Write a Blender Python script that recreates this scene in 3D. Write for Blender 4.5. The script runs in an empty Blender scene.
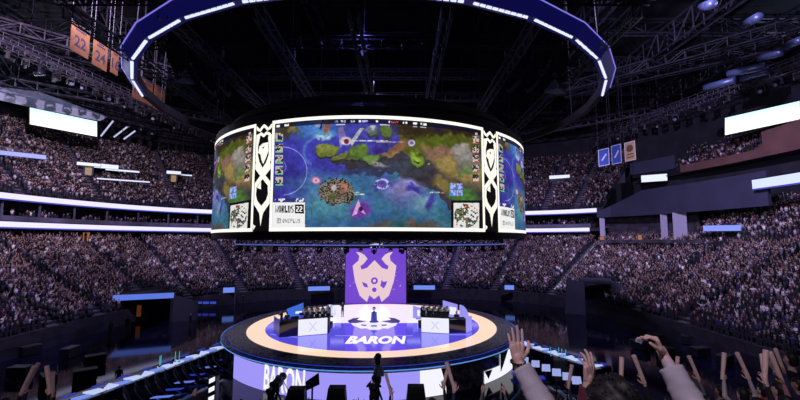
import bpy, math, random
import numpy as np
from mathutils import Vector, Matrix
random.seed(7); rng = np.random.default_rng(7)
SC = bpy.context.scene
COL = SC.collection
EYE = 11.7
PITCH = math.atan(40/400)
F = 400.0
CX, CY = -3.0, 44.0            # middle of the stage
cp, sp = math.cos(PITCH), math.sin(PITCH)
def ray(px, py):
    v = 200-py
    return Vector((px-400, F*cp-v*sp, F*sp+v*cp))
def P(px, py, Y):              # a point of the arena seen in that direction at distance Y
    d = ray(px, py); d = d*(Y/d.y)
    return Vector((d.x, d.y, d.z+EYE))
# ------------------------------------------------------------------ materials
MATS = {}
def mat(name, col, rough=.7, metal=0.0, em=None, st=0.0, noise=0.0, nscale=6.0, spec=.5, ior=None):
    if name in MATS: return MATS[name]
    m = bpy.data.materials.new(name); m.use_nodes = True
    nt = m.node_tree; b = nt.nodes['Principled BSDF']
    b.inputs['Base Color'].default_value = (*col, 1)
    b.inputs['Roughness'].default_value = rough
    b.inputs['Metallic'].default_value = metal
    b.inputs['Specular IOR Level'].default_value = spec
    if ior: b.inputs['IOR'].default_value = ior
    if em is not None:
        b.inputs['Emission Color'].default_value = (*em, 1)
        b.inputs['Emission Strength'].default_value = st
    if noise:
        tc = nt.nodes.new('ShaderNodeTexCoord'); n = nt.nodes.new('ShaderNodeTexNoise'); n.inputs['Scale'].default_value = nscale
        n.inputs['Detail'].default_value = 4
        mx = nt.nodes.new('ShaderNodeMix'); mx.data_type = 'RGBA'
        nt.links.new(tc.outputs['Object'], n.inputs['Vector'])
        mr = nt.nodes.new('ShaderNodeMapRange'); mr.inputs[1].default_value = .35; mr.inputs[2].default_value = .65
        nt.links.new(n.outputs['Fac'], mr.inputs[0]); nt.links.new(mr.outputs[0], mx.inputs[0])
        mx.inputs[6].default_value = (*[c*(1-noise) for c in col], 1)
        mx.inputs[7].default_value = (*[min(1, c*(1+noise)) for c in col], 1)
        nt.links.new(mx.outputs[2], b.inputs['Base Color'])
    MATS[name] = m
    return m
def s2l(c): return tuple((x/255/12.92) if x/255 <= .04045 else ((x/255+.055)/1.055)**2.4 for x in c)
def emis(name, rgb, st=1.0, base=(.02,.02,.02), rough=.4):
    return mat(name, base, rough, 0, s2l(rgb), st)
def attr_mat(name, emission=False, st=1.0, rough=.8):
    if name in MATS: return MATS[name]
    m = bpy.data.materials.new(name); m.use_nodes = True
    nt = m.node_tree; b = nt.nodes['Principled BSDF']
    a = nt.nodes.new('ShaderNodeAttribute'); a.attribute_name = 'Col'
    b.inputs['Roughness'].default_value = rough
    if emission:
        b.inputs['Base Color'].default_value = (.01,.01,.01,1)
        nt.links.new(a.outputs['Color'], b.inputs['Emission Color']); b.inputs['Emission Strength'].default_value = st
    else: nt.links.new(a.outputs['Color'], b.inputs['Base Color'])
    MATS[name] = m
    return m
BLACK = mat('black_paint', (.012,.012,.016), .6, noise=.4)
RIG = mat('rig_metal', (.05,.05,.065), .5, .3, noise=.4)
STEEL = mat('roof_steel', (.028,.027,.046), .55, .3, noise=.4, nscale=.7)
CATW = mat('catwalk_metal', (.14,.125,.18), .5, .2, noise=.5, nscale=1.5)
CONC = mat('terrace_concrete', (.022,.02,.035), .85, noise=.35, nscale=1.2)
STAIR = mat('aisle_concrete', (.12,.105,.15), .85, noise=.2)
DARKWALL = mat('dark_wall', (.02,.02,.032), .8, noise=.3, nscale=.4)
GREYWALL = mat('grey_blue_panel', (.045,.048,.095), .7, noise=.12, nscale=.3)
SUITE = mat('suite_interior', (.06,.05,.075), .8, noise=.5, nscale=.8)
BROWN = mat('brown_fascia', (.17,.085,.075), .6, noise=.15, nscale=.4)
FLOORM = mat('glossy_black_floor', (.004,.005,.02), .07, 0, noise=.5, nscale=.5, ior=1.45, spec=.28)
CEIL = mat('ceiling_deck', (.012,.012,.018), .9, noise=.4, nscale=.3)
RIBBON = emis('ribbon_white', (222,216,255), 1.25)
RIBBLUE = emis('ribbon_blue', (70,80,200), .9)
WHITE_EM = emis('frame_white', (255,252,240), 1.15)
BLUEGLOW = emis('ring_blue', (10,9,66), 1.0)
LILACLINE = emis('ring_line', (130,120,235), 1.0)
DASH = emis('ring_dash', (225,232,255), 1.1)
SIGNBLUE = emis('sign_blue', (110,140,240), 1.0)
ORANGE = emis('doorway_glow', (215,130,50), .55)
SKIN = mat('skin', (.62,.42,.36), .55, noise=.1, nscale=12)
SKIN2 = mat('skin_deep', (.36,.2,.14), .55, noise=.1, nscale=12)
HAIR = mat('black_hair', (.006,.005,.007), .6, noise=.5, nscale=60)
DENIM = mat('dark_trousers', (.02,.022,.035), .8)
SHOE = mat('dark_shoe', (.015,.015,.015), .6)
BATON = mat('foam_baton', (.85,.62,.55), .55, noise=.08, nscale=10)
# ------------------------------------------------------------------ mesh builder
class MB:
    def __init__(s): s.v=[]; s.f=[]; s.m=[]
    def add(s, vs, fs, mi=0):
        o=len(s.v); s.v+= [tuple(v) for v in vs]; s.f+=[tuple(i+o for i in f) for f in fs]; s.m+=[mi]*len(fs); return s
    def box(s, c, size, rz=0, mi=0, M=None):
        x,y,z=[q/2 for q in size]; vs=[]
        R = Matrix.Rotation(rz,3,'Z')
        for a in (-x,x):
            for b in (-y,y):
                for d in (-z,z):
                    p = Vector((a,b,d)); p = (M@p) if M else (R@p)
                    vs.append(p+Vector(c))
        return s.add(vs,[(0,1,3,2),(4,6,7,5),(0,4,5,1),(2,3,7,6),(0,2,6,4),(1,5,7,3)],mi)
    def tube(s, p, q, r0, r1=None, n=6, mi=0, cap=True):
        p,q=Vector(p),Vector(q); r1=r0 if r1 is None else r1
        d=(q-p)
        if d.length<1e-6: return s
        d.normalize(); a=d.orthogonal().normalized(); b=d.cross(a)
        vs=[]
        for c,r in ((p,r0),(q,r1)):
            for i in range(n):
                t=2*math.pi*(i+.5)/n; vs.append(c+a*(r*math.cos(t))+b*(r*math.sin(t)))
        fs=[(i,(i+1)%n,n+(i+1)%n,n+i) for i in range(n)]
        if cap: fs+=[tuple(range(n))[::-1],tuple(range(n,2*n))]
        return s.add(vs,fs,mi)
    def bar(s,p,q,w,mi=0): return s.tube(p,q,w*.707,n=4,mi=mi)
    def prism(s, pts, off, mi=0):      # polygon extruded by off
        n=len(pts); off=Vector(off); a=[Vector(p) for p in pts]; vs=a+[p+off for p in a]
        return s.add(vs,[tuple(range(n))[::-1],tuple(range(n,2*n))]+[(i,(i+1)%n,n+(i+1)%n,n+i) for i in range(n)],mi)
    def lathe(s, prof, c=(0,0,0), n=24, mi=0):
        vs=[];m=len(prof);c=Vector(c)
        for i in range(n):
            t=2*math.pi*i/n
            for r,z in prof: vs.append(c+Vector((r*math.cos(t),r*math.sin(t),z)))
        fs=[(i*m+j,((i+1)%n)*m+j,((i+1)%n)*m+j+1,i*m+j+1) for i in range(n) for j in range(m-1)]
        return s.add(vs,fs,mi)
    def ell(s, c, r, n=10, k=6, mi=0, M=None):
        vs=[];c=Vector(c)
        for j in range(k+1):
            ph=math.pi*j/k
            for i in range(n):
                t=2*math.pi*i/n
                p=Vector((r[0]*math.sin(ph)*math.cos(t),r[1]*math.sin(ph)*math.sin(t),r[2]*math.cos(ph)))
                vs.append(c+((M@p) if M else p))
        fs=[(j*n+i,(j+1)*n+i,(j+1)*n+(i+1)%n,j*n+(i+1)%n) for j in range(k) for i in range(n)]
        return s.add(vs,fs,mi)
    def build(s, name, mats, parent=None, smooth=False, loc=None):
        me=bpy.data.meshes.new(name)
        vs=s.v
        if loc is not None: vs=[(a-loc[0],b-loc[1],c-loc[2]) for a,b,c in vs]
        me.from_pydata(vs,[],s.f); 
        if not isinstance(mats,(list,tuple)): mats=[mats]
        for m in mats: me.materials.append(m)
        me.polygons.foreach_set('material_index',s.m)
        if smooth: me.polygons.foreach_set('use_smooth',[True]*len(s.f))
        me.update()
        o=bpy.data.objects.new(name,me); COL.objects.link(o)
        if loc is not None: o.location=loc
        if parent: o.parent=parent
        return o
def tag(o,label=None,cat=None,group=None,kind=None):
    for k,v in (('label',label),('category',cat),('group',group),('kind',kind)):
        if v: o[k]=v
    return o
def thing(name,label,cat,loc=(0,0,0),rz=0,group=None):
    o=bpy.data.objects.new(name,None); COL.objects.link(o); o.location=loc; o.rotation_euler=(0,0,rz); o.empty_display_size=.2
    return tag(o,label,cat,group)
def struct(o): o['kind']='structure'; return o
def copy_tree(o,parent=None):
    c=o.copy(); COL.objects.link(c)
    if parent: c.parent=parent
    for ch in list(o.children): copy_tree(ch,c)
    return c
def text_mesh(s,size=1.0,bold=0.0,sx=1.0,shear=0.0,extr=0.0,res=3):
    cu=bpy.data.curves.new('t','FONT'); cu.body=s; cu.size=size; cu.offset=bold; cu.align_x='CENTER'; cu.align_y='CENTER'
    cu.resolution_u=res; cu.shear=shear; cu.extrude=extr
    o=bpy.data.objects.new('t',cu); COL.objects.link(o)
    dg=bpy.context.evaluated_depsgraph_get(); dg.update()
    me=bpy.data.meshes.new_from_object(o.evaluated_get(dg))
    vs=[(v.co.x*sx,v.co.y,v.co.z) for v in me.vertices]; fs=[tuple(p.vertices) for p in me.polygons]
    bpy.data.objects.remove(o); bpy.data.curves.remove(cu); bpy.data.meshes.remove(me)
    return vs,fs
# ------------------------------------------------------------------ bowl curve
def bowl(d,t,n=3.0):
    a=36+d;b=38+d
    c,s=math.cos(t),math.sin(t)
    k=(abs(c/a)**n+abs(s/b)**n)**(-1/n)
    return Vector((CX+k*c, CY+k*s, 0))
def t_px(px,d,z=EYE):
    lo,hi=math.radians(-40),math.radians(220)
    for _ in range(50):
        m=(lo+hi)/2; p=bowl(d,m); 
        dep=p.y*cp+(z-EYE)*sp
        x=400+F*p.x/dep if dep>1 else (9999 if p.x>0 else -9999)
        if x>px: lo=m
        else: hi=m
    return (lo+hi)/2
def band(mb,prof,t0,t1,n=90,mi=0):     # prof: list of (d,z) swept along the bowl
    m=len(prof);vs=[]
    for i in range(n+1):
        t=t0+(t1-t0)*i/n
        for d,z in prof:
            p=bowl(d,t); vs.append((p.x,p.y,z))
    mb.add(vs,[(i*m+j,(i+1)*m+j,(i+1)*m+j+1,i*m+j+1) for i in range(n) for j in range(m-1)],mi)
R_=math.radians
T0,T1=R_(-25),R_(205)
# ------------------------------------------------------------------ the shell
floor=MB().box((0,45,-.1),(150,130,.2)).build('floor',FLOORM); struct(floor)
ceiling=MB().box((0,55,EYE+38),(240,190,.3)).build('ceiling',CEIL); struct(ceiling)
LR,LD,LZ0,LZ1=26,.85,2.0,EYE-.3       # lower tier: rows, row depth, heights
UR,UD0,UD1,UZ0,UZ1=28,20.5,42.,EYE+7.2,EYE+23.3
def steps(d0,d1,z0,z1,n):
    p=[(d0,z0)]
    for i in range(n):
        a=d0+(d1-d0)*(i+1)/n; z=z0+(z1-z0)*i/(n-1)
        p+= [(d0+(d1-d0)*i/n,z),(a,z)]
    return p
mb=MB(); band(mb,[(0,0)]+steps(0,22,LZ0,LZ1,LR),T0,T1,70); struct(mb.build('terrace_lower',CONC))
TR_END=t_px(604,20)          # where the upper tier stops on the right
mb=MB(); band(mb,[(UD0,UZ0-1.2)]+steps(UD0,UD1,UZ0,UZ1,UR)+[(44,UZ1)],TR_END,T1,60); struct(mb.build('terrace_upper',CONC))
mb=MB(); band(mb,[(44,UZ1-3),(44,EYE+38)],TR_END-.02,T1,60); struct(mb.build('wall_upper',DARKWALL))
mb=MB(); band(mb,[(46,0),(46,EYE+38)],T0,TR_END+.05,40); struct(mb.build('wall_right',DARKWALL))
mb=MB(); band(mb,[(22,LZ1),(24.5,LZ1),(24.5,EYE+1.9),(20.5,EYE+2.0),(20.5,EYE+2.6)],TR_END,T1,60); struct(mb.build('wall_concourse',DARKWALL))
# suite level between the two ribbons
mb=MB(); band(mb,[(20.4,EYE+2.6),(25,EYE+2.7),(25,EYE+6.2),(20.3,EYE+6.0)],TR_END,T1,60); struct(mb.build('wall_suites',SUITE))
# near stand under and before the photographer
NR=12; near=MB()
def near_z(Y): return EYE-1.62-.32*math.floor(Y/.85)
for k in range(-2,NR):
    near.box((0,k*.85+.425,(EYE-1.62-.32*k)/2),(34,.85,EYE-1.62-.32*k))
struct(near.build('terrace_near',CONC))
# ------------------------------------------------------------------ ribbons
def ribbon(name,label,d,z,h,t0,t1,grp='glowing ribbon boards around the tiers',m=None,n=80):
    r=thing(name,label,'ribbon board',(*bowl(d,(t0+t1)/2).xy,z),0,grp)
    loc=Vector(r.location)
    mb=MB(); band(mb,[(d,z),(d,z+h)],t0,t1,n); mb.v=[(a-loc.x,b-loc.y,c-loc.z) for a,b,c in mb.v]; mb.build('display',m or RIBBON,r)
    mb=MB(); band(mb,[(d-.02,z-.22),(d-.02,z-.01)],t0,t1,n); mb.v=[(a-loc.x,b-loc.y,c-loc.z) for a,b,c in mb.v]; mb.build('lower_edge',RIBBLUE,r)
    mb=MB(); band(mb,[(d+.05,z-.25),(d+.4,z-.25),(d+.4,z+h+.15),(d+.05,z+h+.15)],t0,t1,n); mb.v=[(a-loc.x,b-loc.y,c-loc.z) for a,b,c in mb.v]; mb.build('housing',BLACK,r)
    return r
TL=t_px(-60,20)
ribbon('ribbon_board','upper of the two long white ribbon boards curving round the arena',20,EYE+6.15,.85,TR_END+.02,TL)
ribbon('ribbon_board','lower of the two long white ribbon boards, just over the lower stand',20,EYE+1.95,.8,t_px(590,20),TL)
# ------------------------------------------------------------------ right hand side building
def sector_wall(name,d,z0,z1f,px0,px1,m,thick=.6,n=24):
    mb=MB();t0,t1=t_px(px0,d),t_px(px1,d);vs=[]
    for i in range(n+1):
        s=i/n;t=t0+(t1-t0)*s
        for dd in (d,d+thick):
            p=bowl(dd,t); z1=z1f(s); vs+=[(p.x,p.y,z0),(p.x,p.y,z1)]
    fs=[]
    for i in range(n):
        a=i*4;b=a+4
        fs+=[(a,b,b+1,a+1),(a+2,a+3,b+3,b+2),(a+1,b+1,b+3,a+3),(a,a+2,b+2,b)]
    fs+=[(0,1,3,2),(n*4,n*4+2,n*4+3,n*4+1)]
    mb.add(vs,fs); return mb.build(name,m)
def ztop(s): return EYE+5.6+(3.6*min(1,s/.28) if s<.28 else 3.6)
struct(sector_wall('wall_premium_panel',20,EYE+4.9,lambda s:EYE+6.1+3.9*min(1,s/.3),598,772,GREYWALL))
struct(sector_wall('wall_premium_lower',27,0,lambda s:EYE+13,598,900,DARKWALL))
struct(sector_wall('wall_recess',23,EYE-.6,lambda s:EYE+5,602,700,SUITE))
struct(sector_wall('slab_premium',16,LZ1-.2,lambda s:LZ1+.35,600,702,SUITE))
for px,w in ((665,1.1),(681,2.1),(603,1.0)):
    p=bowl(20.6,t_px(px,20.6)); 
    struct(MB().box((p.x,p.y,EYE+2.2),(w,.6,5.6),rz=math.atan2(p.y,p.x)-math.pi/2).build('pillar_recess',mat('pale_pillar',(.42,.40,.55),.6,noise=.1)))
# balcony
BM=BROWN
struct(sector_wall('balcony_fascia',24,EYE+12.9,lambda s:EYE+14.3,685,900,BM))
mb=MB(); t0,t1=t_px(688,24),t_px(900,24); band(mb,steps(24.5,33,EYE+13.6,EYE+18,8),t1,t0,24); struct(mb.build('terrace_balcony',BM))
struct(sector_wall('balcony_soffit',25,EYE+12.8,lambda s:EYE+13,640,900,BLACK,thick=9))
struct(sector_wall('wall_balcony_back',33.5,EYE+13,lambda s:EYE+30,636,900,DARKWALL))
struct(sector_wall('wall_balcony_grey',24,EYE+14.0,lambda s:EYE+16.6,634,680,GREYWALL))
struct(sector_wall('wall_balcony_end',24.2,EYE+14.2,lambda s:EYE+16.9+.8*s,771,900,BM,thick=2))
# mid tier on the right
TM0,TM1=t_px(900,19),t_px(697,19)
mb=MB(); band(mb,[(19,LZ1-2.5)]+steps(19,26,EYE-.2,EYE+5.2,9),TM0,TM1,30); struct(mb.build('terrace_middle',CONC))
# ------------------------------------------------------------------ big white screens
def quad_screen(name,label,pts,m,frame=.35,cat='screen',grp=None):
    pts=[Vector(p) for p in pts]; c=sum(pts,Vector())/4
    r=thing(name,label,cat,c,0,grp)
    nrm=(pts[1]-pts[0]).cross(pts[3]-pts[0]).normalized()
    if nrm.dot(Vector((0,0,EYE))-c)<0: nrm=-nrm
    MB().prism([p-c for p in pts],-nrm*.1).build('display',m,r)
    MB().prism([(p-c)*1.02-nrm*.12 for p in pts],-nrm*.5).build('housing',BLACK,r)
    return r
def grad_screen(name,top,bot,z0,z1,st):
    m=bpy.data.materials.new(name); m.use_nodes=True; nt=m.node_tree;b=nt.nodes['Principled BSDF']
    tc=nt.nodes.new('ShaderNodeTexCoord');sx=nt.nodes.new('ShaderNodeSeparateXYZ');rp=nt.nodes.new('ShaderNodeValToRGB')
    mr=nt.nodes.new('ShaderNodeMapRange'); mr.inputs[1].default_value=z0; mr.inputs[2].default_value=z1
    nt.links.new(tc.outputs['Object'],sx.inputs[0]); nt.links.new(sx.outputs[2],mr.inputs[0]); nt.links.new(mr.outputs[0],rp.inputs[0])
    rp.color_ramp.elements[0].color=(*bot,1); rp.color_ramp.elements[1].color=(*top,1)
    b.inputs['Base Color'].default_value=(0,0,0,1)
    nt.links.new(rp.outputs[0],b.inputs['Emission Color']); b.inputs['Emission Strength'].default_value=st
    return m
GS=grad_screen('hall_screen_glow',s2l((200,240,250)),s2l((255,255,252)),0,1.2,1.4)
quad_screen('wall_screen','long white screen high on the wall over the upper stand, by angled white light bars',[P(30,107.5,72),P(97,121.5,80.5),P(97,136.5,80.5),P(30,124,72)],GS)
quad_screen('wall_screen','long white screen high on the dark wall above the brown balcony',[P(799.5,101,59),P(725,118,67.2),P(725,135,67.2),P(799.5,119,59)],GS)
# ------------------------------------------------------------------ suspended screen drum
RD=16.0; DZ0,DZ1=EYE+.1,EYE+9.6
def drum(th,z,r=RD): return Vector((CX+r*math.sin(th),CY-r*math.cos(th),z))
def noise2(h,w,sc,seed,octv=4):
    g=np.random.default_rng(seed); out=np.zeros((h,w)); amp=1;tot=0
    for o in range(octv):
        n=max(2,int(sc*2**o)); m=max(2,int(sc*2**o*w/h)); a=g.random((n+2,m+2))
        yy=np.linspace(0,n,h,endpoint=False);xx=np.linspace(0,m,w,endpoint=False)
        yi=yy.astype(int);xi=xx.astype(int);fy=(yy-yi)[:,None];fx=(xx-xi)[None]
        fy=fy*fy*(3-2*fy);fx=fx*fx*(3-2*fx)
        out+=amp*((a[yi][:,xi]*(1-fx)+a[yi][:,xi+1]*fx)*(1-fy)+(a[yi+1][:,xi]*(1-fx)+a[yi+1][:,xi+1]*fx)*fy); tot+=amp; amp*=.55
    return out/tot
FONT={'W':"10001 10001 10001 10101 10101 11011 10001",'O':"01110 11011 11011 11011 11011 11011 01110",'R':"11110 11011 11011 11110 11110 11011 11011",
'L':"11000 11000 11000 11000 11000 11111 11111",'D':"11110 11011 11011 11011 11011 11011 11110",'S':"01111 11000 11000 01110 00011 00011 11110",
'2':"11110 00011 00011 01110 11000 11000 11111",'N':"10001 11001 11101 10101 10111 10011 10001",'E':"11111 10000 10000 11110 10000 10000 11111",
'P':"11110 10001 10001 11110 10000 10000 10000",'U':"10001 10001 10001 10001 10001 10001 01110",'+':"00100 00100 11111 00100 00100 00000 00000",'1':"01100 11100 01100 01100 01100 01100 11110"}
TH_L,TH_R=R_(-23.4),R_(36.0)
def feed():
    W,H=640,352
    th=np.linspace(TH_L,TH_R,W)
    # design coordinates run left to right 274..481 and top to bottom 120..231
    TT,V=np.meshgrid(th,np.linspace(0,1,H)); ZZ=8.66-7.78*V
    YY=CY-RD*np.cos(TT); DD=YY*cp+ZZ*sp
    X=400+400*(CX+RD*np.sin(TT))/DD; Yp=200-400*(ZZ*cp-YY*sp)/DD; YT=(200-400*(8.66*cp-YY*sp)/(YY*cp+8.66*sp))
    n1=noise2(H,W,5,1);n2=noise2(H,W,12,2,5);n3=noise2(H,W,40,3,3)
    dx=X+(n1-.5)*16; dy=Yp+(n2-.5)*14
    C=np.zeros((H,W,3))
    def col(c): return np.array(c,float)
    def mixm(m,c): 
        C[:]=C*(1-m[...,None])+col(c)*m[...,None]
    def blob(cx,cy,rx,ry,c,soft=.35,warp=True,rot=0):
        ax,ay=((dx if warp else X)-cx),((dy if warp else Yp)-cy)
        if rot: ax,ay=ax*math.cos(rot)+ay*math.sin(rot),-ax*math.sin(rot)+ay*math.cos(rot)
        r=np.sqrt((ax/rx)**2+(ay/ry)**2); mixm(np.clip((1-r)/soft+.5,0,1),c)
    def pol(pts,c,warp=False,al=1.):
        x,y=(dx,dy) if warp else (X,Yp); ins=np.zeros(X.shape,bool);n=len(pts)
        for i in range(n):
            x0,y0=pts[i];x1,y1=pts[(i+1)%n]
            if y0==y1: continue
            ins^=((y0>y)!=(y1>y))&(x<(x1-x0)*(y-y0)/(y1-y0)+x0)
        mixm(ins*al,c)
    C[:]=col((60,56,190))
    blob(300,150,40,22,(56,54,205),.8); blob(285,190,26,30,(52,44,178),.8); blob(315,128,26,10,(60,120,225),.9)
    blob(345,225,75,26,(44,104,168),.7); blob(355,185,60,12,(52,120,178),1.0); blob(330,205,30,12,(70,150,175),1.2)
    pol([(330,158),(352,160),(395,150),(490,120),(490,200),(455,212),(430,196),(380,178),(345,166)],(62,56,68),True)
    blob(395,168,30,8,(62,66,84),.6); blob(370,172,26,4,(52,60,104),.8)
    pol([(395,118),(490,124),(490,152),(440,145),(405,160),(395,140)],(94,96,28),True)
    blob(455,160,40,16,(160,134,62),.5,rot=.6); blob(440,150,16,8,(160,112,88),.8)
    blob(430,127,40,11,(60,44,28),.6); blob(460,131,24,8,(56,40,26),.5); blob(440,127,8,4,(40,32,80),.7); blob(435,140,30,5,(96,110,20),.8)
    blob(462,152,13,8,(158,150,142),.3,rot=.5); blob(468,166,10,7,(128,124,108),.4); blob(470,172,12,4,(110,130,70),.5)
    blob(465,196,16,8,(78,136,50),.5); blob(446,186,16,7,(140,118,52),.6,rot=.4)
    # river
    pol([(375,176),(392,176),(430,190),(455,214),(455,232),(420,232),(392,214),(370,212)],(48,112,160),True)
    blob(402,196,28,11,(86,112,190),.8,rot=.35); blob(404,188,15,8,(136,128,208),.9); blob(425,206,12,7,(110,160,190),.9,rot=.6)
    blob(440,218,18,7,(52,120,150),.8,rot=.5); blob(412,190,6,3,(56,50,180),.8); blob(432,205,4,8,(60,52,160),.8)
    blob(395,228,26,9,(86,84,88),.5); blob(420,226,18,5,(96,80,80),.6); blob(398,224,8,5,(36,104,108),.7)
    # rocks and mounds
    blob(289,130,12,6,(74,64,44),.4); blob(294,131,6,3,(130,112,56),.5); blob(281,127,5,4,(70,70,70),.5)
    for cx,cy,rx,ry,c in ((328,149,9,5,(138,150,48)),(341,155,7,3,(132,140,52)),(358,151,10,6,(104,140,44)),(354,157,7,3,(90,110,50)),(370,158,8,5,(110,158,60)),
                          (384,132,5,7,(98,128,50)),(391,150,5,4,(120,134,50)),(415,160,8,7,(132,178,40)),(415,159,4,3,(160,205,50)),(372,133,5,5,(88,110,60))):
        blob(cx,cy+2,rx,ry,(48,50,44),.3); blob(cx,cy,rx,ry,c,.35)
    blob(397,146,12,5,(150,96,60),.5,rot=-.5); blob(388,154,9,3,(160,120,70),.5); blob(400,133,6,3,(70,54,40),.5)
    blob(378,166,10,2,(150,140,130),.7,rot=.3); blob(428,166,2.4,1.2,(150,170,70),.4)
    blob(377,150,4,3,(72,30,150),.6)
    # swirl and figures without identity
    blob(325,133,10,6,(70,170,240),1.); blob(325,137,8,2.4,(190,225,250),.8)
    blob(327,126,3,7,(196,92,46),.4); blob(330,120,4,3,(150,60,40),.5); blob(316,124,3.4,3.2,(150,160,215),.6); blob(320,121,1.2,5,(30,24,50),.4)
    pol([(338,128),(343,126),(347,140),(340,148)],(150,120,200),al=.8); blob(346,141,6,4,(206,206,214),.4,False); blob(346.5,141.5,2.6,2.6,(150,20,60),.3,False)
    pol([(350,142),(360,128),(364,128),(358,137),(352,146)],(190,196,205)); blob(369,131,6,4,(110,120,150),.5); blob(371,129,3,2,(170,180,200),.5)
    m=((np.hypot((X-283),(Yp-171)*1.0)-24)); mixm(np.exp(-(m/.45)**2)*.8*((X>284)|(Yp<150)),(170,190,250))
    m=(np.hypot(X-279,Yp-167)-7); mixm(np.exp(-(m/.4)**2)*.6,(150,170,240))
    m=(np.hypot((X-318),(Yp-152))-14); mixm(np.exp(-(m/1.5)**2)*.5*(X<312),(90,170,230))
    blob(316,180.5,5,3.9,(176,90,170),.4,False); blob(316,180.5,3.6,2.8,(236,170,200),.4,False); blob(316,180.5,1.2,1.,(180,70,110),.4,False)
    # thorny nest
    k=noise2(H,W,60,9,2); k2=noise2(H,W,110,19,2); r=np.sqrt(((X-337)/18)**2+((Yp-192)/13.5)**2)+(n3-.5)*.5
    C[:]=np.where((r<1)[...,None],np.where((k2>.55)[...,None],col((150,132,112)),np.where((k2>.42)[...,None],col((84,70,52)),col((36,34,36)))),C)
    blob(334,188,2.5,3,(205,190,190),.5,False); blob(341,189,4,2.5,(196,120,96),.6); blob(332,198,5,3,(100,100,50),.7)
    blob(383,184,9,7,(70,70,200),.5); m=(np.hypot((X-382)*.9,(Yp-184)*1.2)-5.5); mixm(np.exp(-(m/1.2)**2)*(n3>.42),(205,215,255)); blob(382,184,2.5,2,(140,60,200),.5)
    blob(359,210,8,8,(120,50,190),.5); pol([(352,216),(357,203),(358.5,199),(360,205),(366,215),(361,212),(359,207),(357,214)],(240,170,240)); blob(361,209,2,2.5,(70,20,90),.5,False)
    for x0,x1,y0,c in ((353.5,364.5,194.5,(225,245,235)),(353,360,192.4,(170,210,200)),(434,440,192.6,(190,230,210)),(440.5,444,193,(235,120,120)),(430,433,192.6,(230,200,210)),(352,388,140.8,(215,225,240)),(376,405,142.,(190,160,170))):
        m=(X>x0)&(X<x1)&(abs(Yp-y0)<.6); mixm(m*(.5+.5*(k>.45))*1.,c)
    blob(411.5,143,3.6,3.4,(196,190,230),.25,False); blob(411.5,143,1.8,1.6,(110,90,180),.5,False)
    C*= (.78+.4*n3)[...,None]; C*=(.92+.2*(n2-.5)*2)[...,None]; gy=C.mean(2,keepdims=True); C[:]=gy+(C-gy)*.76
    # score bar
    t=Yp-YT
    mixm(((t<4.6)&(X>275))*.75*1.,(14,16,34))
    for x0,x1,c in ((276.5,280,(255,250,240)),(284.5,289,(240,235,230)),(335,338,(120,160,220)),(341,345.5,(250,250,255)),(351,352.2,(240,240,255)),(353,355,(240,240,255)),(359,361,(255,255,255)),(362,368,(170,190,250)),(376,378,(255,255,255)),
                    (388,390,(255,235,220)),(391,398,(235,80,70)),(402.5,404,(255,255,255)),(405.5,407,(255,255,255)),(413,417,(255,255,255)),(420.5,426.5,(255,255,250)),(475,477.5,(225,190,215))):
        mixm(((X>x0)&(X<x1)&(abs(t-(2.4 if x0<470 else 4.6))<1.15))*(.45+.55*(k>.4)),c)
    for x0,x1 in ((336,345),(380,390),(413,417),(420,426)): mixm(((X>x0)&(X<x1)&(abs(t-5.6)<.5))*.8,(225,225,235))
    for i in range(5):
        y0=133+i*11.; 
        m=(X>275.5)&(X<283)&(Yp>y0)&(Yp<y0+8.6); mixm(m*1.,(40,40,60)); mixm((m&(k>.47))*1.,(190,180,170)); mixm((m&(Yp>y0+7.4))*1.,(120,200,120))
        y0=136+i*9.6
        m=(X>472.5)&(X<478.6)&(Yp>y0)&(Yp<y0+7.8); mixm(m*1.,(50,44,50)); mixm((m&(k>.46))*1.,(205,190,180)); mixm((m&(Yp>y0+6.8))*1.,(190,80,80))
    m=(X>275)&(X<305)&(Yp>198.6)&(Yp<202); mixm(m*.5,(40,40,90)); mixm((m&(k>.52)&((X<285)|(X>296)))*1.,(235,235,245))
    m=(X>449.5)&(X<462.5)&(Yp>183.5)&(Yp<196); mixm(m*1.,(70,130,215)); mixm((m&(n3>.5))*1.,(150,195,245)); mixm((m&(k<.36))*1.,(190,80,90)); mixm((m&((abs(X-456)<.4)|(abs(Yp-189.5)<.4)))*1.,(60,90,160))
    # small map
    m=(X>451)&(Yp>200.5); mixm(m*1.,(16,18,20)); m=(X>453.5)&(X<479)&(Yp>203)&(Yp<229.5)
    mixm(m*1.,(228,228,222)); q=noise2(H,W,44,21,2); rr=np.hypot((X-466),(Yp-216))
    mixm((m&(q>.46)&(rr<12))*1.,(58,58,46)); mixm((m&(q>.66)&(rr<12))*1.,(110,120,80)); mixm((m&(k>.8))*1.,(210,50,60)); mixm((m&(k<.17))*1.,(60,90,220))
    # sponsor box
    m=(X<305)&(Yp>202.5); mixm(m*1.,(240,240,240))
    def txt(s,x0,y0,w,h,c,gap=.18):
        cw=w/len(s)
        for i,ch in enumerate(s):
            rows=FONT[ch].split()
            a=(X-(x0+i*cw))/(cw*(1-gap)); b=(Yp-y0)/h
            ok=(a>=0)&(a<1)&(b>=0)&(b<1); g=np.array([[int(z) for z in r] for r in rows])
            v=g[np.clip((b*7).astype(int),0,6),np.clip((a*5).astype(int),0,4)]
            mixm((ok&(v>0))*1.,c)
    txt('WORLDS',275.6,205.6,18.6,7.2,(30,30,34),.12)
    m=(X>295)&(X<304)&(Yp>204.6)&(Yp<213.6); mixm(m*1.,(22,22,26)); txt('22',296.4,206.4,6.6,5.6,(250,250,250))
    m=(X>277)&(X<280.8)&(Yp>218.6)&(Yp<223.4); mixm(m*1.,(120,120,124)); m=(X>277.7)&(X<280.1)&(Yp>219.4)&(Yp<222.7); mixm(m*1.,(240,240,240)); txt('1',278.1,219.4,1.8,3.,(110,110,114))
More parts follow.
